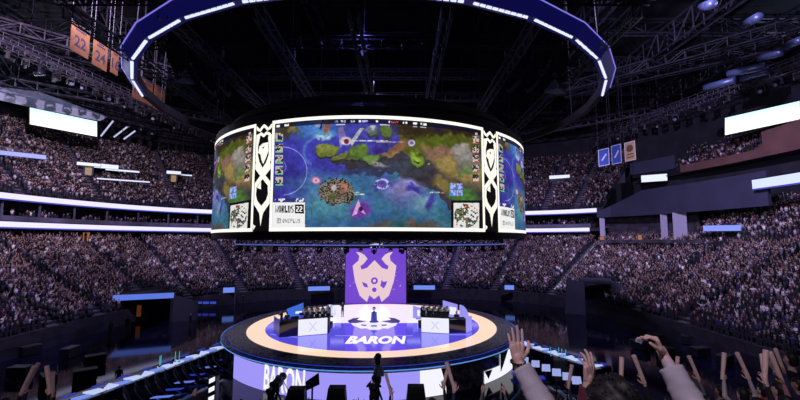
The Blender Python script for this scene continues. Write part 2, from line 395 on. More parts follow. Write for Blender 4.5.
    txt('ONEPLUS',282.6,219.,18.4,4.0,(105,105,110),.25)
    C=np.clip(C,0,255)/255
    return np.where(C<=.04045,C/12.92,((C+.055)/1.055)**2.4)
def raster_mesh(name,img,fn,m,parent):
    H,W,_=img.shape
    vs=np.array([fn(j/W,i/H) for i in range(H+1) for j in range(W+1)],dtype=np.float32)
    ii,jj=np.meshgrid(np.arange(H),np.arange(W),indexing='ij'); a=(ii*(W+1)+jj).ravel()
    fs=np.stack([a,a+W+1,a+W+2,a+1],1)
    me=bpy.data.meshes.new(name); me.vertices.add(len(vs)); me.vertices.foreach_set('co',vs.ravel())
    me.loops.add(fs.size); me.loops.foreach_set('vertex_index',fs.ravel().astype(np.int32)); me.polygons.add(len(fs))
    me.polygons.foreach_set('loop_start',np.arange(0,fs.size,4,dtype=np.int32))
    me.update(calc_edges=True); me.validate()
    ca=me.color_attributes.new('Col','FLOAT_COLOR','CORNER')
    c=np.ones((len(fs),4,4),np.float32); c[:,:,:3]=img.reshape(-1,1,3)
    ca.data.foreach_set('color',c.ravel()); me.materials.append(m)
    o=bpy.data.objects.new(name,me); COL.objects.link(o)
    if parent: o.parent=parent
    return o
DR=thing('hanging_screen_drum','huge black drum hanging over the stage, its wall carrying curved video screens','screen drum',(CX,CY,DZ0))
def loc_drum(th,z,r): p=drum(th,z,r); return (p.x-CX,p.y-CY,p.z-DZ0)
mb=MB(); mb.lathe([(RD-.5,0),(RD,0),(RD,DZ1-DZ0),(RD-.6,DZ1-DZ0+.5),(RD-3,DZ1-DZ0+.6)],n=96); mb.lathe([(RD-.5,0),(12.5,.1),(12.5,3)],n=96); mb.build('drum_wall',mat('screen_black',(.012,.011,.014),.5,noise=.2),DR,smooth=False)
SPAN=TH_R-TH_L; GAP=R_(7.7); ZT,ZB=EYE+8.66,EYE+.88
FEED=feed(); SCRM=attr_mat('screen_picture',True,1.0)
def curved_rect(mb,a0,a1,z0,z1,r,n=40,mi=0):
    vs=[]
    for i in range(n+1):
        a=a0+(a1-a0)*i/n; vs+=[loc_drum(a,z0,r),loc_drum(a,z1,r)]
    mb.add(vs,[(2*i,2*i+2,2*i+3,2*i+1) for i in range(n)],mi)
scr0=None; SCRS=[]
for k in (0,-1,1,-2,2):
    off=k*(SPAN+GAP)
    if scr0 is None:
        scr0=raster_mesh('video_screen',FEED,lambda u,v:loc_drum(TH_L+SPAN*u,ZT+(ZB-ZT)*v,RD+.03),SCRM,DR); s=scr0
        fw=R_(.85); mb=MB()
        curved_rect(mb,TH_L-fw,TH_R+fw,ZT,ZT+.25,RD+.05); curved_rect(mb,TH_L-fw,TH_R+fw,ZB-.25,ZB,RD+.05)
        curved_rect(mb,TH_L-fw,TH_L,ZB,ZT,RD+.05,2); curved_rect(mb,TH_R,TH_R+fw,ZB,ZT,RD+.05,2)
        fr=mb.build('white_border',WHITE_EM,scr0)
    else:
        s=scr0.copy(); COL.objects.link(s); s.parent=DR; s.rotation_euler=(0,0,off)
        f2=fr.copy(); COL.objects.link(f2); f2.parent=s
    SCRS.append(s)
# ornament between the screens, drawn in (across 0..62, down 0..335)
def ornament():
    W,H=84,400; X,Y=np.meshgrid(np.linspace(0,62,W),np.linspace(0,335,H)); M=np.zeros(X.shape,bool)
    def seg(x0,y0,x1,y1,w0,w1=None):
        nonlocal M
        w1=w0 if w1 is None else w1
        L=(x1-x0)**2+(y1-y0)**2; t=np.clip(((X-x0)*(x1-x0)+(Y-y0)*(y1-y0))/L,0,1)
        M|=np.hypot(X-x0-t*(x1-x0),Y-y0-t*(y1-y0))<(w0+(w1-w0)*t)/2
    def path(p,w):
        for (a,b),(c,d) in zip(p,p[1:]): seg(a,b,c,d,w)
    def pol(pts,val=True):
        nonlocal M
        ins=np.zeros(X.shape,bool)
        for i in range(len(pts)):
            x0,y0=pts[i];x1,y1=pts[(i+1)%len(pts)]
            if y0!=y1: ins^=((y0>Y)!=(y1>Y))&(X<(x1-x0)*(Y-y0)/(y1-y0)+x0)
        M=np.where(ins,val,M)
    path([(0,10),(8,18),(16,21),(22,14),(31,8),(40,14),(46,21),(54,18),(62,10)],9)
    path([(0,38),(10,36),(20,32),(31,40),(42,32),(52,36),(62,46)],9)
    path([(8,42),(1,70),(2,100),(10,125),(24,145)],15); path([(56,48),(61,75),(60,105),(50,130),(36,146)],15)
    pol([(14,72),(28,64),(50,62),(52,88),(44,108),(32,130),(24,114),(20,98),(10,92)])
    pol([(26,76),(36,74),(30,82)],False)
    seg(0,132,62,196,15); seg(62,136,0,198,15); pol([(22,150),(31,140),(40,150),(31,166)])
    pol([(10,202),(26,184),(27,208)]); path([(2,206),(0,225),(8,248),(31,268),(54,246),(62,225),(60,204)],13)
    seg(0,240,31,276,18); seg(62,240,31,276,18); pol([(18,262),(46,262),(36,290),(30,322),(25,290)])
    pol([(0,315),(10,322),(0,333)]); 
    img=np.zeros((H,W,3)); img[:]=s2l((14,12,14)); img[M]=s2l((250,247,235)); return img
ORN=ornament(); o0=None
for k in (0,1,-1,2,-2,3):
    a1=TH_L-R_(1.05)+k*(SPAN+GAP)
    if o0 is None: o0=raster_mesh('ornament_strip',ORN,lambda u,v:loc_drum(TH_L-GAP+R_(1.0)+(GAP-R_(2.0))*u,ZT+.2+(ZB-ZT-.4)*v,RD+.04),attr_mat('ornament_picture',True,1.1),DR)
    else:
        s=o0.copy(); COL.objects.link(s); s.parent=DR; s.rotation_euler=(0,0,k*(SPAN+GAP))
# under-drum truss with blue light line and lamps
def ring_truss(name,label,cat,r,z,h,w,nseg,m,extra=None):
    R0=thing(name,label,cat,(CX,CY,z)); mb=MB()
    for i in range(nseg):
        a,b=2*math.pi*i/nseg,2*math.pi*(i+1)/nseg
        def q(t,rr,zz): return (rr*math.cos(t),rr*math.sin(t),zz)
        for rr,zz in ((r,0),(r,h),(r-w,0),(r-w,h)): mb.bar(q(a,rr,zz),q(b,rr,zz),.09)
        mb.bar(q(a,r,0),q(b,r,h),.06); mb.bar(q(a,r,0),q(a,r,h),.06); mb.bar(q(a,r,0),q(b,r-w,0),.06)
    mb.build('truss',m,R0); return R0
rt=ring_truss('ring_truss','dark round truss hanging under the screen drum with a thin blue light line','truss',13.8,EYE-.45,.5,.8,60,RIG)
mb=MB(); mb.lathe([(13.95,.02),(13.95,.1)],n=96); mb.build('light_line',emis('underline_blue',(95,110,200),.8),rt)
def moving_head(name_label,loc,rz,tilt,grp,m=None,scale=1.0,first=[]):
    m=RIG
    if first:
        r=copy_tree(first[0])
    else:
        r=thing('moving_head_light','x','stage light')
        MB().box((0,0,-.1),(.45,.35,.2)).build('base',m,r)
        mb=MB(); mb.box((-.24,0,-.42),(.07,.2,.5)); mb.box((.24,0,-.42),(.07,.2,.5)); mb.box((0,0,-.2),(.5,.2,.06)); mb.build('yoke',m,r)
        mb=MB(); mb.tube((0,-.2,-.5),(0,.38,-.68),.19,.16,10); h=mb.build('lamp_head',BLACK,r)
        MB().tube((0,.381,-.681),(0,.40,-.686),.14,.14,10).build('lens',mat('lens_glass',(.3,.3,.45),.1),h)
        first.append(r)
    r.location=loc; r.rotation_euler=(0,0,rz); r.scale=(scale,)*3
    tag(r,name_label,'stage light',grp); return r
for i in range(18):
    a=R_(-75+150*i/17); p=drum(a,EYE-.45,13.6)
    moving_head('small dark stage light hanging in the ring truss below the screen drum',p,a+math.pi,0,'stage lights under the screen drum',scale=.75)
# ------------------------------------------------------------------ halo ring
RH=23.2; HZ=EYE+13.75
halo=thing('halo_light_ring','large blue faceted light ring with white light bars hanging above the drum','light ring',(CX+.35,CY,HZ))
NF=32
def hp(i,r,z): t=2*math.pi*(i+.5)/NF; return Vector((r*math.sin(t),-r*math.cos(t),z))
mb=MB()
LITF=[i for i in range(NF) if i<6 or i>NF-8]
for i in LITF:
    mb.add([hp(i,RH,0),hp(i+1,RH,0),hp(i+1,RH+.6,.8),hp(i,RH+.6,.8)],[(0,1,2,3)])
    mb.add([hp(i,RH,0),hp(i+1,RH,0),hp(i+1,RH-.5,0),hp(i,RH-.5,0)],[(0,1,2,3)])
mb.build('blue_fascia',BLUEGLOW,halo)
mb=MB()
for i in range(NF):
    if i not in LITF: mb.add([hp(i,RH,0),hp(i+1,RH,0),hp(i+1,RH+.6,.8),hp(i,RH+.6,.8)],[(0,1,2,3)]); mb.add([hp(i,RH,0),hp(i+1,RH,0),hp(i+1,RH-.5,0),hp(i,RH-.5,0)],[(0,1,2,3)])
    mb.add([hp(i,RH-.5,0.01),hp(i+1,RH-.5,0.01),hp(i+1,RH-.5,.8),hp(i,RH-.5,.8)],[(0,1,2,3)]); mb.add([hp(i,RH-.5,.8),hp(i+1,RH-.5,.8),hp(i+1,RH+.6,.82),hp(i,RH+.6,.82)],[(0,1,2,3)])
mb.build('housing',BLACK,halo)
mb=MB()
for i in LITF: mb.bar(hp(i,RH+.62,.8),hp(i+1,RH+.62,.8),.07)
mb.build('edge_line',LILACLINE,halo)
for i in LITF:
    mb=MB(); a,b=hp(i,RH-.12,-.04),hp(i+1,RH-.12,-.04)
    for j in range(9):
        p=a.lerp(b,.06+.88*j/9);q=a.lerp(b,.06+.88*(j+.72)/9); mb.bar(p,q,.16)
    mb.build('light_bar',DASH,halo)
for i in range(0,NF,2): mb=MB(); mb.tube(hp(i,RH,.8),hp(i,RH-1,24),.03); mb.build('suspension_cable',RIG,halo)
# ------------------------------------------------------------------ roof trusses
def lattice(mb,p,q,h,w,seg,r=.09,r2=.055):
    p,q=Vector(p),Vector(q); d=(q-p).normalized(); side=d.cross(Vector((0,0,1))).normalized()*w/2; up=Vector((0,0,h))
    for s in (-1,1):
        mb.bar(p+side*s,q+side*s,r*2); mb.bar(p+side*s+up,q+side*s+up,r*2)
        for i in range(seg):
            a=p.lerp(q,i/seg)+side*s;b=p.lerp(q,(i+1)/seg)+side*s
            mb.bar(a if i%2 else a+up,b+up if i%2 else b,r2*2); mb.bar(a,a+up,r2*2)
    for i in range(seg):
        a=p.lerp(q,i/seg);b=p.lerp(q,(i+1)/seg); mb.bar(a-side,b+side,r2*2)
ZR=EYE+31
for x in (-92,-76,-60,-44,-28,-12,12,28,44,60,76,92):
    mb=MB(); lattice(mb,(0,8,0),(0,128,0),3.6,1.6,30,.16,.09)
    o=mb.build('roof_truss',STEEL); o.location=(x,0,ZR); tag(o,'long dark steel roof truss running away from the viewer under the ceiling','roof truss','lengthwise roof trusses')
for y in (22,36,50,64,78,92,106,120):
    mb=MB(); lattice(mb,(-100,0,0),(100,0,0),2.4,1.0,44,.13,.07)
    o=mb.build('roof_truss',STEEL); o.location=(0,y,ZR+3.4); tag(o,'dark steel roof truss crossing the hall from side to side','roof truss','crosswise roof trusses')
# diagonal braces of the roof: one bar frame each
for i,(x0,y0,x1,y1) in enumerate([(-100,30,-30,80),(-95,60,-30,110),(100,26,34,80),(96,60,34,112),(60,10,100,40),(-60,10,-100,40),(70,40,20,90),(-70,40,-22,90)]):
    mb=MB(); lattice(mb,(0,0,0),(x1-x0,y1-y0,-.6),1.6,1.0,26,.1,.06)
    o=mb.build('roof_brace',CATW if i%2 else STEEL); o.location=(x0,y0,ZR-1.2); tag(o,'slanting steel brace crossing below the roof trusses','roof brace','diagonal roof braces')
# catwalks with lamps
def catwalk(x0,y0,x1,y1,z,label,lamps,side):
    r=thing('lighting_catwalk',label,'catwalk',(x0,y0,z)); d=Vector((x1-x0,y1-y0,0)); L=d.length; u=d.normalized(); s=u.cross(Vector((0,0,1)))
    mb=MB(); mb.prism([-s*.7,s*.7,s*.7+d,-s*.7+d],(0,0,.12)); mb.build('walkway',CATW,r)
    for k in (-1,1):
        mb=MB()
        for zz in (.6,1.15): mb.bar(s*.7*k+Vector((0,0,zz)),s*.7*k+d+Vector((0,0,zz)),.08)
        for j in range(int(L/2)): mb.bar(s*.7*k+u*(2*j),s*.7*k+u*(2*j)+Vector((0,0,1.15)),.07)
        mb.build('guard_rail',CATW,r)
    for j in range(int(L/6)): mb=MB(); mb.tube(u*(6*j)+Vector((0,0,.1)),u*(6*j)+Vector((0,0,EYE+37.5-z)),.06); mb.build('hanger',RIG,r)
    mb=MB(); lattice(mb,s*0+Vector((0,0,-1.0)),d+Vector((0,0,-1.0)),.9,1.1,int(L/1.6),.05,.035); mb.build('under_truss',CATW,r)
    for j in range(lamps):
        p=Vector((x0,y0,z-1.0))+u*(L*(j+.5)/lamps)
        moving_head(f'dark spotlight hanging under the {side} lighting catwalk',p,random.uniform(0,6.28),0,f'spotlights on the {side} lighting catwalk',scale=random.uniform(1.6,2.3))
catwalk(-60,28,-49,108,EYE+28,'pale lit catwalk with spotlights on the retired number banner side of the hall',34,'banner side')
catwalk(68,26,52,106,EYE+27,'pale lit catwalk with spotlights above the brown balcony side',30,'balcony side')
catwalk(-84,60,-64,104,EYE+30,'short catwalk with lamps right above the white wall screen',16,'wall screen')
# soffit behind left screen; the screen's glow is put into its pale colour
c=Vector((-84,84,EYE+31)); 
struct(MB().prism([P(-10,86,70),P(40,92,73),P(108,117,83),P(100,121,82),P(30,107,73.5),P(-10,98,70)],(-1.5,1.5,.6)).build('trim_soffit',mat('glow_tinted_soffit',(.5,.54,.68),.7,noise=.04)))
# angled light bars and small screens
for i,(a,b,c_,d_) in enumerate(((101,136,113,121),(114,137,127,127),(124,139,135,131))):
    r=thing('light_fixture','angled white light bar fixed beside the white wall screen','light bar',P(a,b,94),0,'angled light bars beside the wall screen')
    o=Vector(r.location); mb=MB(); mb.bar((0,0,0),P(c_,d_,96)-o,.35); mb.build('tube_lamp',emis('bar_lamp',(200,205,245),.9),r)
    mb=MB(); mb.bar((0,.4,0),P(a-2,b-11,95)-o,.12); mb.build('bracket',RIG,r)
# ducts on the right in the roof, bluish light put into their colour
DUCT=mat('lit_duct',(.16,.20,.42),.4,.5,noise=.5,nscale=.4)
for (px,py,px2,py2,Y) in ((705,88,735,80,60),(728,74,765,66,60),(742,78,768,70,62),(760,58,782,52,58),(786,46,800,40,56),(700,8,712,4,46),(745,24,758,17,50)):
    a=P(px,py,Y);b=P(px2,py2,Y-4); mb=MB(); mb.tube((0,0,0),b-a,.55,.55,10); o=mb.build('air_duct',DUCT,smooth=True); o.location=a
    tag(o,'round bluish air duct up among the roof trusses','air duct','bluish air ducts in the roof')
# ------------------------------------------------------------------ central rig over drum
cr=thing('central_rig','dark square rigging grid of trusses and hoists over the screen drum','rigging grid',(CX,CY,EYE+14))
for i,x in enumerate((-18,-12,-6,0,6,12,18)):
    mb=MB(); lattice(mb,(x,-20,0),(x,16,0),.8,.6,24,.05,.03); mb.build('grid_truss',RIG,cr)
    mb=MB(); lattice(mb,(-19,x-2,1),(19,x-2,1),.8,.6,24,.05,.03); mb.build('grid_truss',RIG,cr)
for x in (-12,-6,0,6,12):
    for y in (-12,0,12):
        mb=MB(); mb.tube((x,y,0),(x,y,-4),.05); mb.tube((x+.5,y,0),(x+.5,y,-4),.03); mb.tube((x,y,1),(x,y,22),.04); mb.box((x,y,1.6),(.5,.5,.8)); mb.build('hoist_chain',RIG,cr)
mb=MB(); mb.lathe([(14.6,-3.6),(14.6,-3.0),(12,-2.8)],n=64); mb.build('drum_crown',BLACK,cr)
# ceiling drape block behind the halo
mb=MB(); mb.lathe([(20.5,3),(20.5,21),(15,21)],n=48); mb.build('black_drape',mat('drape_black',(.004,.004,.006),.95),cr)
def line_array(px,py,Y,n,label):
    top=P(px,py,Y); r=thing('line_array_speaker',label,'loudspeaker',top,math.atan2(top.x-CX,-(top.y-CY)),'hanging loudspeaker columns')
    for i in range(n):
        M=Matrix.Rotation(-.05*i-.1,3,'X'); MB().box((0,.02*i*i,-.42*i),(1.3,.7,.38),M=M).build('speaker_box',BLACK,r)
    mb=MB(); mb.tube((0,0,.2),(0,0,12),.04); mb.box((0,0,.3),(1.2,.5,.1)); mb.build('hanging_frame',RIG,r)
for px in (192,207): line_array(px,48,38,11,'black column of hanging loudspeaker boxes beside the drum, on the number banner side')
for px in (530,549): line_array(px,45,38,11,'black column of hanging loudspeaker boxes beside the drum, on the pennant side')
for (px,py,lab) in ((185,78,'number banner'),(555,88,'pennant')):
    a=P(px,py,36); r=thing('light_cluster',f'pale faceted lamp reflector hanging near the loudspeakers on the {lab} side','lamp',a)
    mb=MB(); mb.add([(0,0,.9),(-1.1,0,-.4),(0,-.5,-.2),(1.0,0,-.6),(.2,.5,-.4)],[(0,1,2),(0,2,3),(0,3,4),(0,4,1),(1,4,3,2)]); mb.build('reflector',mat('reflector_grey',(.3,.28,.38),.5,noise=.2),r)
    mb=MB(); mb.tube((0,0,.8),(0,0,10),.03); mb.build('hanging_rod',RIG,r)
# ------------------------------------------------------------------ retired number banners (left) and pennants (right)
GOLD=mat('gold_cloth',(.12,.05,.014),.8,noise=.15,nscale=2); NAVY=mat('navy_cloth',(.03,.025,.07),.8)
GOLDNUM=mat('banner_number',(.02,.01,.03),.8)
bz=None
for i,(num,px0,px1,py0,py1) in enumerate((('22',72,90,21,49),('24',94,108,38,64),('16',112,119,48,72),('17',134,141,73,97),('14',142,153,77,101),('13',155,165,84,108))):
    sx=math.copysign(1,-1)
    X=-31.0
    def yat(px,py): d=ray(px,py); return X*d.y/d.x
    ya,yb=yat(px0,py0),yat(px1,py0+ (px1-px0)*.7)
    za=P(px0,py0,ya).z; zb=P(px0,py1,ya).z; w=yb-ya; h=za-zb
    r=thing('number_banner',f'hanging gold cloth banner with a dark {num} on it',"banner",(X,(ya+yb)/2,(za+zb)/2),0,'gold number banners under the roof')
    MB().box((0,0,0),(.06,w,h)).build('cloth',GOLD,r)
    MB().box((.02,0,h/2),(.12,w+.1,.12)).build('top_pole',RIG,r)
    vs,fs=text_mesh(num,size=h*.55,bold=.03,sx=.95)
    mb=MB(); mb.add([(.045,x,z-h*.1) for x,z,_ in vs],[f for f in fs]); mb.build('number',GOLDNUM,r)
    mb=MB(); mb.box((.04,0,h*.33),(.02,w*.6,h*.05)); mb.box((.04,0,h*.42),(.02,w*.35,h*.04)); mb.build('name_strip',GOLDNUM,r)
    mb=MB(); mb.tube((0,-w/2,h/2),(0,-w/2,ZR-r.location.z),.03); mb.tube((0,w/2,h/2),(0,w/2,ZR-r.location.z),.03); mb.build('hanging_cable',RIG,r)
PB=mat('pennant_blue',(.05,.10,.42),.7,noise=.15); PG=mat('pennant_gold',(.62,.42,.20),.7,noise=.12); WT=mat('white_print',(.7,.7,.8),.7)
for i,(px0,px1,py0,py1,m,lab) in enumerate(((598,609,150,167,PB,'blue cloth pennant, first of the pair beside the gold one, farthest from it'),(611,621,146,165,PB,'blue cloth pennant hanging right next to the gold pennant'),(624,635,143,162,PG,'gold cloth pennant hanging beside two blue ones'))):
    a,b,c_=P(px0,py0,72),P(px1,py0-2,70),P(px0,py1,72)
    r=thing('pennant',lab,'banner',a,math.atan2(b.y-a.y,b.x-a.x)); w=(b-a).xy.length;h=a.z-c_.z
    MB().box((w/2,0,-h/2),(w,.05,h)).build('cloth',m,r)
    mb=MB(); 
    for q in ((w/2,-.1,w*.92,.1),(w/2,-h+.1,w*.92,.1)): mb.box((q[0],-.04,q[1]),(q[2],.03,q[3]))
    mb.box((.08,-.04,-h/2),(.1,.03,h*.95)); mb.box((w-.08,-.04,-h/2),(.1,.03,h*.95))
    if m is PB: mb.prism([(w*.25,-.05,-h*.65),(w*.4,-.05,-h*.68),(w*.8,-.05,-h*.35),(w*.7,-.05,-h*.3)],(0,.02,0))
    mb.build('printed_border',WT,r)
    if m is PG: mb=MB(); mb.tube((w/2,-.02,-h*.35),(w/2,-.06,-h*.35),w*.3,n=16); mb.box((w/2,-.04,-h*.65),(w*.6,.03,.2)); mb.box((w/2,-.04,-h*.8),(w*.6,.03,.2)); mb.build('emblem',BROWN,r)
    mb=MB(); mb.tube((0,0,0),(0,0,16),.03); mb.tube((w,0,0),(w,0,16),.03); mb.build('hanging_cable',RIG,r)
# ------------------------------------------------------------------ portals, signs
def face_c(p): return math.atan2(CY-p.y,CX-p.x)-math.pi/2   # local +y towards the middle
def portal(px,py,d,label,w=2.4,h=2.6,door=True,sign=(2.6,.6),sg=SIGNBLUE,grp=None):
    t=t_px(px,d); p=bowl(d,t); z=P(px,py,p.y).z
    rz=math.atan2(-p.y,-p.x)-math.pi/2
    r=thing('entrance_portal' if door else 'sign_screen',label,'entrance' if door else 'sign',(p.x,p.y,z),rz,grp)
    if door:
        mb=MB(); mb.box((-w/2-.15,.5,-h/2),(.3,1.6,h)); mb.box((w/2+.15,.5,-h/2),(.3,1.6,h)); mb.box((0,.5,.1),(w+.6,1.6,.2)); mb.build('surround',GREYWALL,r)
        MB().box((0,.15,-h/2),(w,.1,h)).build('doorway',ORANGE if door is True else door,r)
    MB().box((0,1.35,sign[1]/2+.05),(sign[0],.12,sign[1])).build('display',sg,r)
    MB().box((0,1.2,sign[1]/2+.05),(sign[0]+.15,.15,sign[1]+.12)).build('housing',BLACK,r)
YDOOR=emis('yellow_door',(190,150,40),.45)
PALE=emis('sign_pale',(215,225,255),1.1)
portal(83,167,28.3,'yellow lit upper stand entrance nearer the white wall screen',1.1,1.7,YDOOR,(3.8,.6),PALE)
portal(170,175,28.3,'yellow lit upper stand entrance next to the aisle nearest the drum',1.1,1.7,YDOOR,(3.0,.7),PALE)
portal(231,292,1,'orange lit doorway at the foot of the far stand',1.9,2.6,True,(1.9,.9))
SG='small blue sign screens on the far stand'
for px,py,d,w,lab in ((226,254,19,1.9,'small blue sign screen high on the far stand, over the orange doorway'),(303,254,19,1.9,'small blue high sign screen between the horned banner and the doorway side'),
    (440,254,19,1.6,'small blue sign screen high on the far stand, first past the horned banner'),(511,254,19,1.9,'small blue sign screen high on the far stand, farthest past the horned banner'),
    (320,290,0,4.2,'wide blue sign screen low on the far stand between orange doorway and banner'),(424,289,0,4.2,'wide blue sign screen at the foot of the far stand just past the banner'),(508,289,0,1.7,'narrow blue sign screen at the foot of the far stand past the banner')):
    portal(px,py,d,lab,door=False,sign=(w,.8))
for px,py,d,w,h,lab in ((14,157,25,6,.7,'bluish white strip screen in the upper stand at the picture edge'),(100,168.5,28,4.5,.9,'short white screen under the walkway of the upper stand'),(118,171.5,27,6,.35,'thin white light strip beside the short white screen in the upper stand'),
    (120,181,23,9,.25,'thin long pale light strip low in the upper stand'),(562,179,31,5,1.0,'white sign screen in the upper stand past the drum'),(658,181.5,24,4.5,1.4,'white sign screen in the dark gap below the grey balcony wall'),
    (724,231,18.7,5,.9,'blue and white strip screen in front of the middle stand'),(183,176,31,2.5,.35,'small pale strip beside the second upper entrance')):
    t=t_px(px,d); p=bowl(d,t); z=P(px,py,p.y).z; rz=math.atan2(-p.y,-p.x)-math.pi/2
    r=thing('strip_screen',lab,'screen',(p.x,p.y,z),rz); MB().box((0,.1,h/2),(w,.1,h)).build('display',PALE if 'blu' not in lab else emis('strip_blue',(120,140,235),1.1),r); MB().box((0,0,h/2),(w+.1,.12,h+.1)).build('housing',BLACK,r)
ribbon('ribbon_board','short blue and white ribbon board high beside the brown balcony',19.3,EYE+7.5,1.3,t_px(850,19.3),t_px(757,19.3),grp='x',m=emis('short_ribbon',(205,215,255),1.2),n=12)['group']='x'
for o in list(COL.objects):
    if o.get('group')=='x': del o['group']
# ------------------------------------------------------------------ aisles
def aisle(px,d0,d1,z0,z1,w,label,lit=False,px_d=None):
    t=t_px(px,(d0+d1)/2 if px_d is None else px_d,(z0+z1)/2)
    a=bowl(d0,t);b=bowl(d1,t); n=26; dirv=(b-a).normalized(); s=dirv.cross(Vector((0,0,1)))*w/2; mb=MB()
    for i in range(n):
        p=a.lerp(b,i/n);q=a.lerp(b,(i+1)/n); z=z0+(z1-z0)*i/(n-1)+.12
        mb.prism([p-s-a,p+s-a,q+s-a,q-s-a],(0,0,.3)); 
        for k in range(-8,0): pass
        for j in range(8): 
            idx=len(mb.v)-8+j; v=mb.v[idx]; mb.v[idx]=(v[0],v[1],v[2]+z-.3)
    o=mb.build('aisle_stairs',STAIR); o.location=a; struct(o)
    if lit:
        r=thing('lit_handrail',label,'handrail',a)
        mb=MB(); mb.bar(s+Vector((0,0,z0+1)),(b-a)+s+Vector((0,0,z1+1)),.14); mb.build('rail',emis('rail_glow',(150,190,215),.6),r)
        for k in range(7): mb=MB(); mb.tube((b-a)*(k/6)+s+Vector((0,0,z0+(z1-z0)*k/6)),(b-a)*(k/6)+s+Vector((0,0,z0+(z1-z0)*k/6+1)),.04); mb.build('post',RIG,r)
    return t
A_L=[];A_U=[]
for px in (-30,40,112,160,226,290,352,455,510,578,690,760): A_L.append(aisle(px,.2,21.8,LZ0,LZ1,1.3,'thin glowing handrail climbing the stand near the end tunnel with the grey panels' if px==578 else 'thin glowing handrail climbing the stand beside the lower ribbon board',px in (578,152)))
for px in (-20,76,165,210,556,590): A_U.append(aisle(px,UD0+.3,UD1-.5,UZ0,UZ1,1.4,''))
mb=MB(); band(mb,[(30.6,EYE+14.7),(30.6,EYE+16.2),(31.2,EYE+16.3)],TR_END,T1,60); struct(mb.build('trim_walkway',mat('walkway_wall',(.10,.09,.13),.8,noise=.2)))
# ------------------------------------------------------------------ lights
def light(kind,loc,energy,color,size=1.0,target=None,spot=None,name='lamp'):
    l=bpy.data.lights.new(name,kind); l.energy=energy; l.color=color
    if kind=='AREA': l.size=size
    else: l.shadow_soft_size=size
    if spot: l.spot_size=R_(spot); l.spot_blend=.8
    o=bpy.data.objects.new(name,l); COL.objects.link(o); o.location=loc
    if target is not None:
        d=Vector(target)-Vector(loc); o.rotation_euler=d.to_track_quat('-Z','Y').to_euler()
    return o
PUR=(.66,.55,1.0)
E=1.0
light('SPOT',(-20,30,EYE+27),40500*E,(.70,.56,1.0),.3,(-48,55,6),75)
light('SPOT',(14,30,EYE+27),36720*E,(.70,.56,1.0),.3,(45,50,6),75)
light('SPOT',(-27,52,EYE+27),48600*E,PUR,.3,(-30,92,8),70)
light('SPOT',(23,52,EYE+27),48600*E,PUR,.3,(25,92,8),70)
light('SPOT',(-25,30,EYE+27),78000*E,(.9,.7,1.),.3,(-75,75,EYE+15),75)
light('SPOT',(20,30,EYE+27),60000*E,PUR,.3,(55,85,EYE+12),75)
light('SPOT',(14,20,EYE+12),13500*E,(.8,.7,1.),.3,(60,60,EYE+15),80)
light('SPOT',(-3,80,EYE+20),42000*E,(.42,.36,1),.3,(-3,100,6),110)  # blue lamp added to tint the far centre crowd
# photographer's block: soft lamp added above to brighten the raised hands
light('SPOT',(-3,-3,EYE+8),2500*E,(.97,.78,.98),.4,(2.5,3.5,EYE-1.2),95)
light('POINT',(-58,62,EYE+22),1500,(.7,.75,1),.3)  # added to brighten the soffit behind the wall screen
light('POINT',(-3,30,EYE+17),500,(.2,.2,1),.3)  # weak blue lamp added to bring out the rigging
light('SPOT',(-14,38,EYE-.5),700,(1,.85,.75),.2,(-9,43,3.5),60)  # this warm spot and the next are added to lift the desk players
light('SPOT',(8,38,EYE-.5),700,(1,.85,.75),.2,(4,43,3.5),60)
light('POINT',(-3,44,EYE+18),500,(.5,.45,1),.3)
light('POINT',(-70,70,EYE+32),700,(.7,.75,1),.3)
light('POINT',(70,60,EYE+29),2200,(.5,.62,1),.3)
light('POINT',(40,40,EYE+26),700,(.6,.6,1),.3)
w=bpy.data.worlds.new('World'); SC.world=w; w.use_nodes=True; w.node_tree.nodes['Background'].inputs[0].default_value=(.02,.018,.04,1); w.node_tree.nodes['Background'].inputs[1].default_value=1
# ------------------------------------------------------------------ stage
SZ=2.5
SX,SY=-2.9,45.7
st=thing('round_stage','big round stage with a glowing purple and white floor and a pale outer ring','stage',(SX,SY,0))
def stg(px,py,z=SZ):
    d=ray(px,py); k=(z-EYE)/d.z; return Vector((d.x*k-SX,d.y*k-SY,0))
PURP=mat('floor_purple',(.01,.01,.02),.07,0,s2l((82,74,212)),1.0,ior=2.0)
def disc(r0,r1,z,n=96,a0=0,a1=2*math.pi):
    mb=MB();vs=[]
    for i in range(n+1):
        t=a0+(a1-a0)*i/n; vs+=[(r0*math.cos(t),r0*math.sin(t),z),(r1*math.cos(t),r1*math.sin(t),z)]
    mb.add(vs,[(2*i,2*i+1,2*i+3,2*i+2) for i in range(n)]); return mb
disc(0,11.5,SZ).build('purple_floor',PURP,st)
disc(11.5,13.3,SZ+.01).build('peach_ring',mat('floor_peach',(.02,.02,.02),.15,0,s2l((255,216,186)),1.0),st)
# white rear part of the floor
mb=MB(); pts=[]
yr=-1.2+3.2
for a in np.linspace(math.asin(yr/11.1),math.pi-math.asin(yr/11.1),40): pts.append((11.1*math.cos(a),11.1*math.sin(a),SZ+.012))
pts=[p for p in pts]
q=[stg(*a) for a in ((318,323),(430,323),(438,311),(424,306.2),(412,305.2),(335,305.2),(322,307),(309,312))]; mb.add([(a.x,a.y,SZ+.012) for a in q],[tuple(range(8))]); 
mb.build('white_floor',mat('floor_white',(.02,.02,.02),.1,0,s2l((240,232,248)),1.0,ior=2.0),st)
RIM=mat('stage_rim',(.09,.085,.11),.18,0,noise=.95,nscale=2.2)
mb=MB(); mb.lathe([(13.3,SZ),(15.1,SZ-.04),(15.2,SZ-.17),(15.5,SZ-.19),(15.6,SZ-.36),(15.4,SZ-.45),(15.25,SZ-.45),(15.25,0)],n=120); mb.build('stage_body',RIM,st)
BL=emis('step_line_blue',(90,150,235),1.0); BLD=emis('step_line_dim',(40,60,170),1.0)
